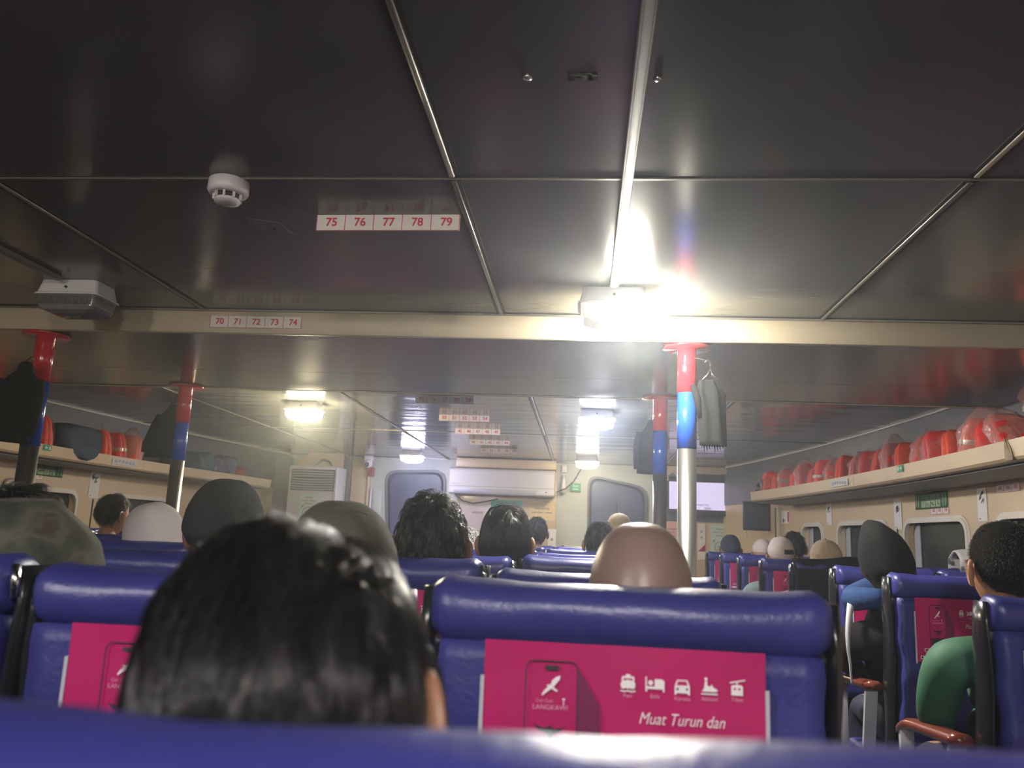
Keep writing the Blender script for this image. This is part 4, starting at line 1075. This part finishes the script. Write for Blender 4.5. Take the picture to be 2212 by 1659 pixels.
def life_vest(side, y, label, off=.23, lean=0., yaw=0., sc=1., bag=0, z=.516, group='life vests on the overhead racks', roll=0., red=False):
    a = math.atan(slope(y))
    t = thing('life_vest', label, 'life vest', wall_pt(side, y, off, EYE+z), (lean, roll, (-a*side)+yaw), group)
    t.scale = (sc, sc, sc)
    o = bpy.data.objects.new('vest', VM[int(y*37) % 3]); COL.objects.link(o); o.parent = t
    if int(y*53) % 3 == 0:
        q = bpy.data.objects.new('reflective_tape', TM); COL.objects.link(q); q.parent = t
    if bag is not None:
        b = bpy.data.objects.new('plastic_bag', BMs[bag]); COL.objects.link(b); b.parent = t
    return t
VY = [8.375, 8.177, 7.937, 7.717, 7.504, 7.288, 7.089, 6.90, 6.66, 6.42, 6.205, 6.02, 5.80, 5.58, 5.36, 5.14, 4.92, 4.70, 4.50]
for i, y in enumerate(VY):
    life_vest(1, y, 'orange life vest in clear plastic, %s from the far end of right rack' % ORD[i], lean=-.12+.20*math.sin(i*2.3), yaw=.22*math.sin(i*1.7), roll=.12*math.sin(i*4.1), sc=.84+.10*math.sin(i*3.3+1)+.03*(i > 10), bag=i % 5, off=.235)
life_vest(1, 4.27, 'orange life vest lying tilted in clear plastic on the right rack', lean=-.75, off=.23, sc=.95, bag=2, z=.55)
life_vest(1, 3.98, 'bagged orange life vest at the right frame edge, perched highest on the rack', lean=-.25, off=.22, sc=.98, bag=1, z=.60)
for i, (y, l, b, s, ln) in enumerate(((5.42, 'orange life vest at the left frame edge behind the black jacket', None, 1., .1), (5.80, 'pale bagged life vest just right of the hanging black jacket', 4, .8, .1), (5.98, 'bright orange life vest above the green exit arrow on the left rack', 1, 1.05, 0),
        (6.72, 'orange life vest just right of the slate blue jacket', 1, 1., .05), (6.92, 'crinkled bagged orange vest, middle of three right of the slate jacket', 3, 1., .0), (7.13, 'orange life vest in loose plastic beside the left rack joint', 2, 1.02, -.1))):
    life_vest(-1, y, l, off=.24, lean=ln, sc=s, bag=b)
# clothing bundles on the left rack
def bundle(name, label, side, y, size, m, seed, z=.516, off=.24, drape=0., yaw=0., twist=0.):
    mb = MB(); rings = []
    for j in range(16):
        t = j/15; th = math.pi*t; ring = []
        for k in range(26):
            a = 2*math.pi*k/26; c, s2 = math.cos(a), math.sin(a); r = math.sin(th)**.55
            x = size[0]*math.copysign(abs(c)**.75, c)*r; yy = size[1]*math.copysign(abs(s2)**.75, s2)*r; zz = size[2]*(.5+.5*math.copysign(abs(math.cos(th))**.8, -math.cos(th)))
            d = .030*nz(c*1.6+seed, s2*1.6, t*3)+.016*nz(c*4+seed, s2*4, t*8)+.008*math.sin(a*5+t*9+seed)
            x += d*c; yy += d*s2; zz += d*.6*(1 if t > .5 else 0)
            if drape and x > size[0]*.55: zz -= drape*min(1, (x/size[0]-.55)*1.9)*(.7+.5*math.sin(yy*14+seed)); x = max(x, size[0]*.86)+.03
            ring.append((x+twist*zz, yy, max(zz, -.0 if not drape or x < size[0] else -.2)))
        rings.append(ring)
    mb.loft(rings); a = math.atan(slope(y))
    return tag(obj(name, mb, m, None, wall_pt(side, y, off, EYE+z), (0, 0, a if side < 0 else math.pi-a)), label, 'clothing', 'garments stuffed on the left rack')
bundle('folded_jacket', 'slate blue jacket hanging over the edge of the left rack', -1, 6.36, (.17, .22, .26), M_NAVYC, 2., drape=.13, off=.23)
bundle('folded_jacket', 'dull blue folded jacket right of the farther left pole', -1, 7.93, (.16, .16, .22), M_NAVYC, 5.)
bundle('folded_jacket', 'steel blue folded jacket, second right of the farther left pole', -1, 8.22, (.16, .12, .23), M_STEELB, 7.)
bundle('folded_jacket', 'violet grey folded jacket between two blue bundles', -1, 8.46, (.16, .11, .22), M_PURPLEC, 9.)
bundle('rolled_bag', 'upright steel blue bag next to the red plastic bag', -1, 8.68, (.15, .09, .24), M_STEELB, 1.)
t = thing('plastic_carrier_bag', 'shiny red and clear plastic bag at the far end of left rack', 'bag', wall_pt(-1, 8.95, .22, EYE+.516))
mb = MB(); rings = []
for j in range(10):
    q = j/9; r = math.sin(math.pi*min(1, q*.92+.06))**.6
    rings.append([(.13*math.cos(a)*r*(1+.2*nz(math.cos(a)*2, math.sin(a)*2, q*3)), .11*math.sin(a)*r*(1+.2*nz(math.cos(a)*2, math.sin(a)*2, q*4)), .16*q) for a in np.linspace(0, 2*math.pi, 20, endpoint=False)])
mb.loft(rings); obj('red_content', mb, mat('dark red cloth', (.25, .03, .03), .6), t)
mb = MB(); rings = []
for j in range(12):
    q = j/11; r = math.sin(math.pi*min(1, q*.9+.07))**.5*1.15
    rings.append([(.14*math.cos(a)*r*(1+.25*nz(math.cos(a)*3, math.sin(a)*3, q*3)), .02+.16*math.sin(a)*r*(1+.25*nz(math.cos(a)*3, math.sin(a)*3, q*4)), .20*q) for a in np.linspace(0, 2*math.pi, 22, endpoint=False)])
mb.loft(rings); obj('clear_wrap', mb, M_FILM, t)
mb = MB(); mb.tube([wall_pt(1, 8.46-.02*i, .33-.0*i, EYE+.52+.05*i-.003*i*i) for i in range(5)], [.05, .06, .055, .04, .02], 10)
tag(obj('black_bundle', mb, M_BLACKPL), 'glossy black bundle at the far end of the right rack', 'bag')

# ------------------------------------------------------------------ jackets hanging from the poles
def hung_jacket(name, label, x, y, ztop, zbot, w, d, m, rz=0., lean=0., collar=.04, flare=1.1, seed=0, hang=True):
    t = thing(name, label, 'jacket', (x, y, EYE+zbot), (0, 0, rz), 'clothes hung on the poles'); H = ztop-zbot
    mb = MB(); rings = []
    prof = [(0, 1.0*flare), (.1, 1.02*flare), (.3, 1.0*flare), (.55, .97), (.70, .95), (.78, .80), (.85, .52), (.90, .36), (.95, .34), (1., .22)]
    for q, f in prof:
        ring = []
        for k in range(28):
            a = 2*math.pi*k/28; c, s = math.cos(a), math.sin(a)
            fold = .07*nz(c*2+seed, s*2, q*1.2)+.05*math.sin(a*6+seed)*max(0, .7-q)
            ring.append((w*c*f*(1+fold)+lean*(1-q), d*s*(f**.6)*(1+fold), H*q+.012*nz(c*3, s*3, seed)*(q < .05)))
        rings.append(ring)
    mb.loft(rings); obj('jacket_body', mb, m, t)
    for s in (-1, 1):
        mb = MB(); mb.tube([(s*w*.82+lean*.25, 0, H*.76), (s*w*1.02+lean*.4, -.01, H*.55), (s*w*1.06*flare+lean*.75, -.015, H*.22), (s*w*1.0*flare+lean*.9, -.012, H*.08)], [d*.55, d*.6, d*.52, d*.46], 10); obj('sleeve', mb, m, t)
    if hang:
        mb = MB(); mb.tube([(0, 0, H*.97), (0, 0, H*1.03), (.015, 0, H*1.07), (.03, 0, H*1.04)], .004, 6); obj('hook', mb, M_CHROME, t)
    return t
hung_jacket('hanging_jacket', 'black jacket hanging in front of the left edge pole', -2.555, 3.43, .70, .335, .095, .055, M_BLACKC, lean=-.045, seed=1)
hung_jacket('hanging_jacket', 'dark green black jacket hanging on the farther left pole', -2.625, 4.925, .76, .41, .075, .055, mat('dark green cloth', (.010, .016, .013), .8), lean=-.06, seed=4, flare=1.25)
hung_jacket('hanging_jacket', 'navy jacket hanging on the farther right pole', .398, 4.93, .735, .41, .074, .045, M_NAVYD, lean=-.01, seed=6, flare=.95)
# grey cloth on a hanger on the right pole
t = thing('hanging_cloth', 'charcoal fringed cloth on a wire hanger beside the right pole', 'cloth', (.535, 3.50, EYE+.42), (0, 0, .0), 'clothes hung on the poles')
mb = MB(); rings = []
for j in range(15):
    q = j/14; ring = []
    for k in range(30):
        a = 2*math.pi*k/30; c, s = math.cos(a), math.sin(a)
        f = 1.0 if q < .72 else 1.22-(q-.72)*2.9
        ring.append((.055*c*max(.18, f)*(1+.12*math.sin(a*4+q*2))-.022*max(0, q-.5)*2*(c < 0)+.012*(1-q), .030*s*max(.3, f)*(1+.25*math.sin(a*5+1)), .285*q))
    rings.append(ring)
M_DARKCL = mat('dark grey cloth', (.008, .008, .0085), .85, spec=.15, bump=.2, bscale=40)
mb.loft(rings); obj('cloth', mb, M_DARKCL, t)
mb = MB(); mb.tube([(-.075, -.01, .262), (-.055, -.012, .20), (-.045, -.012, .12)], [.012, .018, .01], 8); obj('lapel', mb, M_DARKCL, t)
for k in range(9):
    mb = MB(); xx = -.04+.011*k; mb.tube([(xx, -.012+.006*(k % 2), .004), (xx+.002, -.012, -.012-.006*((k*3) % 4))], [.004, .0015], 5); obj('fringe', mb, M_DARKCL, t)
mb = MB(); mb.tube([(-.055, 0, .262), (-.012, 0, .31), (0, 0, .335), (.010, 0, .31), (.05, 0, .268)], .0028, 6); mb.tube([(0, 0, .332), (.002, 0, .365), (-.012, -.005, .375), (-.022, -.005, .362)], .0028, 6); obj('hanger', mb, M_CHROME, t)
mb = MB(); mb.tube([(-.095, .05, .40), (-.05, .02, .385), (-.015, 0, .372)], .0025, 5); obj('cord', mb, M_RUBBER, t)

# ------------------------------------------------------------------ equipment on the front bulkhead
t = thing('split_air_conditioner', 'long white wall air conditioner between the far windows', 'air conditioner', (-1.02, 10.26, EYE+.52))
mb = MB(); mb.prism(round_poly([(-.13, .0), (.13, .0), (.13, .33), (-.09, .33), (-.13, .30)], .03, 4), -.66, .66, ax='x', smooth=False)
obj('casing', mb, M_LILAC, t)
mb = MB(); mb.box((-.08, -.128, .045), (1.04, .012, .05), bevel=.004); obj('louvre', mb, M_GREYEDGE, t)
mb = MB(); mb.box((0, -.131, .095), (1.30, .004, .006)); obj('seam', mb, M_GREYP, t)
mb = MB(); put_text(mb, 'Panasonic', .030, -.57, -.1325, .125); obj('brand_lettering', mb, M_GREYP, t)
mb = MB(); mb.box((.56, -.132, .05), (.02, .004, .012)); obj('indicator', mb, M_RUBBER, t)
mb = MB(); mb.tube([(-1.60, 10.10, EYE+.52), (-1.5, 10.10, EYE+.43), (-1.36, 10.10, EYE+.40), (-1.2, 10.1, EYE+.43), (-1.05, 10.1, EYE+.47)], .008, 8); tag(obj('drain_hose', mb, M_RUBBER), 'black hose sagging under the wall air conditioner', 'hose')
mb = MB(); mb.tube([(-.34, 10.2, EYE+.58), (-.22, 10.3, EYE+.64), (-.12, 10.36, EYE+.74), (-.02, 10.38, EYE+.93)], .006, 6); tag(obj('power_cable', mb, M_RUBBER), 'dark cable rising from the air conditioner to the ceiling', 'cable')
t = thing('flashlight_holder', 'white torch hanging right of the wall air conditioner', 'torch', (-.25, 10.36, EYE+.60))
mb = MB(); mb.lathe([(.012, -.02), (.032, .0), (.034, .10), (.020, .15), (.020, .21)], (0, 0, 0), 14); obj('torch_body', mb, M_WHITEPL, t)
mb = MB(); mb.box((0, .04, .29), (.06, .05, .09), bevel=.006); obj('bracket', mb, M_WHITEPL, t)
t = thing('exit_sign', 'green exit sign left of the far right window', 'sign', (-.10, 10.43, EYE+.663))
mb = MB(); mb.box((0, 0, 0), (.135, .01, .11), bevel=.002, seg=1); obj('board', mb, M_PALEGREEN, t)
mb = MB(); mb.box((0, -.006, 0), (.118, .004, .094)); obj('face', mb, mat('bright green', (.02, .40, .20), .5), t)
mb = MB(); put_text(mb, 'Exit', .045, 0, -.0085, .018, off=.01); mb.box((0, -.0085, -.022), (.07, .0006, .010)); obj('lettering', mb, M_PRINTW, t)
mb = MB()
for k in range(3): mb.box((0, 0, -.05*k), (.13-.02*(k % 2), .003, .02))
tag(obj('printed_label', mb, M_GREYEDGE, None, (-.10, 10.446, EYE+.83)), 'faded grey label strips above the green exit sign', 'label')
# television
t = thing('wall_television', 'lit wall television with pale violet screen behind the right poles', 'television', (1.45, 10.33, EYE+.60))
mb = MB(); ring_prism(mb, rrect(-.42, -.23, .42, .24, .012, 2), rrect(-.385, -.165, .395, .175, .003, 2), -.03, .02); mb.box((0, .025, 0), (.80, .02, .44)); obj('bezel', mb, mat('dark bezel', (.045, .045, .06), .35), t)
mb = MB(); mb.box((.005, -.004, .005), (.785, .004, .345)); obj('screen', mb, mat('lit screen', (.02, .02, .02), .3, emit=(.80, .70, 1.0), estr=.175), t)
mb = MB(); put_text(mb, 'Contact Us', .042, .005, -.0075, -.100); put_text(mb, '2866', .045, .09, -.0075, -.145); obj('screen_text', mb, M_GREYP, t)
mb = MB(); mb.box((.0, .045, .02), (.16, .03, .30)); obj('wall_mount', mb, M_DARKPANEL, t)
t = thing('bracket_hook', 'cream arched bracket above the television', 'bracket', (1.10, 10.22, EYE+.84))
mb = MB(); mb.tube([(-.06, 0, -.06), (-.055, 0, .02), (0, 0, .055), (.055, 0, .02), (.06, 0, -.06)], .016, 8); obj('arch', mb, M_CREAM, t)
mb = MB(); mb.box((0, .02, .065), (.16, .03, .025)); obj('plate', mb, M_CREAM, t)
# notices
def notice(x, z, w, h, m, label, lines, y=10.395, sym=False, pm=M_GREYP):
    t = thing('notice', label, 'notice', (x, y, EYE+z)); mb = MB(); mb.box((0, 0, 0), (w, .003, h)); obj('paper', mb, m, t)
    mb = MB()
    for (dz, s, sz) in lines:      # print too small to read in the photograph: rows of short dashes
        for i, ch in enumerate(s):
            if ch != ' ': mb.box(((i-(len(s)-1)/2)*sz*.62, -.0022, dz), (sz*.46, .0008, sz*(.50+.12*((i*7) % 3))))
    if sym:
        r = w*.30; n = 20; zz = -h*.20
        for k in range(n):
            a, b = 2*math.pi*k/n, 2*math.pi*(k+1)/n
            mb.add([(r*math.cos(a), -.003, zz+r*math.sin(a)), (r*math.cos(b), -.003, zz+r*math.sin(b)), (r*.84*math.cos(b), -.003, zz+r*.84*math.sin(b)), (r*.84*math.cos(a), -.003, zz+r*.84*math.sin(a))], [[0, 1, 2, 3]])
        mb.add([(-r*.72, -.0032, zz-r*.62), (-r*.62, -.0032, zz-r*.72), (r*.72, -.0032, zz+r*.62), (r*.62, -.0032, zz+r*.72)], [[0, 1, 2, 3]])
        mb.box((0, -.003, zz+.01), (r*1.0, .0006, r*.18))
        q = 1.25*r
        for sx in (-1, 1): mb.add([(sx*q, -.0026, zz+q), (sx*q*.55, -.0026, zz+q), (sx*q, -.0026, zz+q*.55)], [[0, 1, 2]])
    obj('print', mb, pm, t); return t
notice(1.70, .07, .235, .40, M_MINT, 'mint notice with a no smoking symbol under the television', [(.14, 'xxxxxx', .030), (.10, 'xxxxxxxx xxxxxxx', .020), (.06, 'xxxxxxx', .028)], sym=True)
notice(1.12, .13, .17, .28, M_PINKP, 'pink paper notice between the two right poles', [(.06, 'xxxxxxxxx', .026), (.02, 'x xx', .026), (-.03, 'xxxxx', .024)])
t = notice(1.475, .05, .09, .44, M_PAPER, 'tall white leaflet with a magenta triangle beside the right pole', [(.12, 'x', .05), (.05, 'x', .05)])
mb = MB(); mb.add([(-.045, -.003, -.12), (.045, -.003, -.12), (.045, -.003, -.03)], [[0, 1, 2]]); obj('triangle', mb, M_MAG, t)
notice(-.52, .35, .33, .225, M_YELLOWP, 'yellow paper notice right of the far glass board', [(.03, 'xxxxxxxxx', .035), (-.02, 'xxxxxxxx xxxxx', .03)])
notice(-.97, .415, .40, .11, M_TEAL, 'teal notice under the wall air conditioner', [(.02, 'xxx xxxxx', .04)], y=10.39)
notice(-1.34, .30, .46, .44, mat('glossy pale board', (.62, .52, .50), .12), 'glossy board of pinned papers left of the teal notice', [(.0, 'xxxxxx', .04)], y=10.392)
notice(-.38, .02, .10, .22, M_PAPER, 'small framed paper below the yellow notice', [(-.02, 'x', .06)], y=10.39)
# standing air conditioner
t = thing('standing_air_conditioner', 'tall white floor standing air conditioner with dark grille', 'air conditioner', (-3.325, 9.98, 0))
mb = MB(); mb.box((0, .0, (EYE+.775)/2), (.62, .36, EYE+.775), bevel=.012); obj('cabinet', mb, M_LILAC, t)
mb = MB(); mb.box((0, -.185, EYE+.60), (.555, .016, .262), bevel=.008); obj('grille_recess', mb, mat('grille dark', (.05, .055, .06), .5), t)
for k in range(8):
    mb = MB(); rings = []
    for i in range(11):
        u = -1+.2*i; zz = EYE+.495+.030*k-.008*(1-u*u)*(1 if k < 5 else -.3); rings.append([(u*.262, -.196, zz-.004), (u*.262, -.206, zz-.008), (u*.262, -.206, zz+.002), (u*.262, -.196, zz+.005)])
    mb.loft(rings, 0, False); obj('slat', mb, M_GREYEDGE, t)
mb = MB(); mb.box((.292, -.188, EYE+.2), (.03, .012, 1.1), bevel=.004); obj('corner_strip', mb, M_SIGN, t)
notice(-3.355, .27, .23, .33, M_MINT, 'no smoking notice on the standing air conditioner', [(.115, 'xxxxxx', .026), (.075, 'xxxxxxxx xxxxxxx', .018), (.04, 'xxxxxxx', .022)], y=9.792, sym=True)
mb = MB(); mb.prism([(-.33, 0), (.30, 0), (.30, .19), (-.12, .19)], -.04, .04, ax='y'); o = obj('duct_cover', mb, M_CREAM, None, (-3.36, 10.1, EYE+.777)); tag(o, 'cream sloped duct cover on top of the standing air conditioner', 'duct')
mb = MB(); mb.tube([(-.02, -.045, .03), (.06, -.05, .10), (.14, -.05, .08), (.18, -.05, .03)], .012, 8); obj('pipe_bend', mb, M_DARKPANEL, o)
# camera and alarm
t = thing('security_camera', 'white dome security camera near the far left ceiling corner', 'camera', (-2.76, 10.25, EYE+.93))
mb = MB(); mb.box((0, 0, 0), (.11, .09, .07), bevel=.01); obj('mount', mb, M_WHITEPL, t)
bm = bmesh.new(); bmesh.ops.create_uvsphere(bm, u_segments=20, v_segments=14, radius=.058); mb = MB(); mb.frombm(bm, Matrix.Translation((0, -.03, -.065)), 0, True); obj('ball', mb, M_WHITEPL, t)
mb = MB(); mb.lathe([(.028, -.088), (.024, -.092), (.006, -.093)], (0, 0, -.085), 16, ax='y'); obj('lens', mb, M_BLACKPL, t)
t = thing('fire_alarm_bell', 'red fire alarm beneath the security camera', 'alarm', (-2.745, 10.33, EYE+.765))
mb = MB(); mb.box((0, 0, 0), (.085, .06, .12), bevel=.014); obj('box', mb, mat('alarm red', (.35, .03, .05), .45), t)
mb = MB(); mb.lathe([(.028, -.03), (.024, -.042), (.01, -.046)], (0, 0, .01), 14, ax='y'); obj('sounder', mb, mat('alarm dark red', (.22, .02, .03), .45), t)
# black monitor under the right rack
t = thing('black_monitor', 'black switched off monitor hanging below the end of the right rack', 'monitor', (1.83, 8.86, EYE+.33), (0, 0, -.10))
mb = MB(); mb.box((0, 0, 0), (.28, .045, .30), bevel=.008); obj('cabinet', mb, mat('monitor black', (.03, .03, .045), .4), t)
mb = MB(); mb.box((0, -.025, .01), (.25, .004, .25)); obj('screen', mb, mat('dead screen', (.022, .022, .04), .25), t)
for sx in (-1, 1):
    mb = MB(); mb.tube([(sx*.085-.02, 0, -.15), (sx*.085-.02, -.005, -.19), (sx*.085-.015, 0, -.23)], .0045, 6); obj('dangling_cord', mb, M_CREAM, t)
mb = MB(); mb.box((0, .02, .19), (.05, .02, .11)); obj('hanger_arm', mb, M_STEEL, t)

# thin scattering volume added to imitate lens glow around the lamps
GLOW_DENSITY = 0.018
if GLOW_DENSITY:
    mb = MB(); mb.box((MID, (Y0+Y1)/2, CEIL/2), (6.9, Y1-Y0-.05, CEIL-.02)); hz_ = obj('lens_glow_haze', mb)
    m = bpy.data.materials.new('haze'); m.use_nodes = True; nt = m.node_tree; nt.nodes.clear()
    o_ = nt.nodes.new('ShaderNodeOutputMaterial'); vs_ = nt.nodes.new('ShaderNodeVolumeScatter'); vs_.inputs['Density'].default_value = GLOW_DENSITY; vs_.inputs['Anisotropy'].default_value = .8; vs_.inputs['Color'].default_value = (.86, .93, 1, 1)
    nt.links.new(vs_.outputs[0], o_.inputs['Volume']); hz_.data.materials.append(m); hz_['kind'] = 'stuff'; hz_['label'] = 'thin haze volume added to imitate lens glow around the lamps'; hz_['category'] = 'haze'
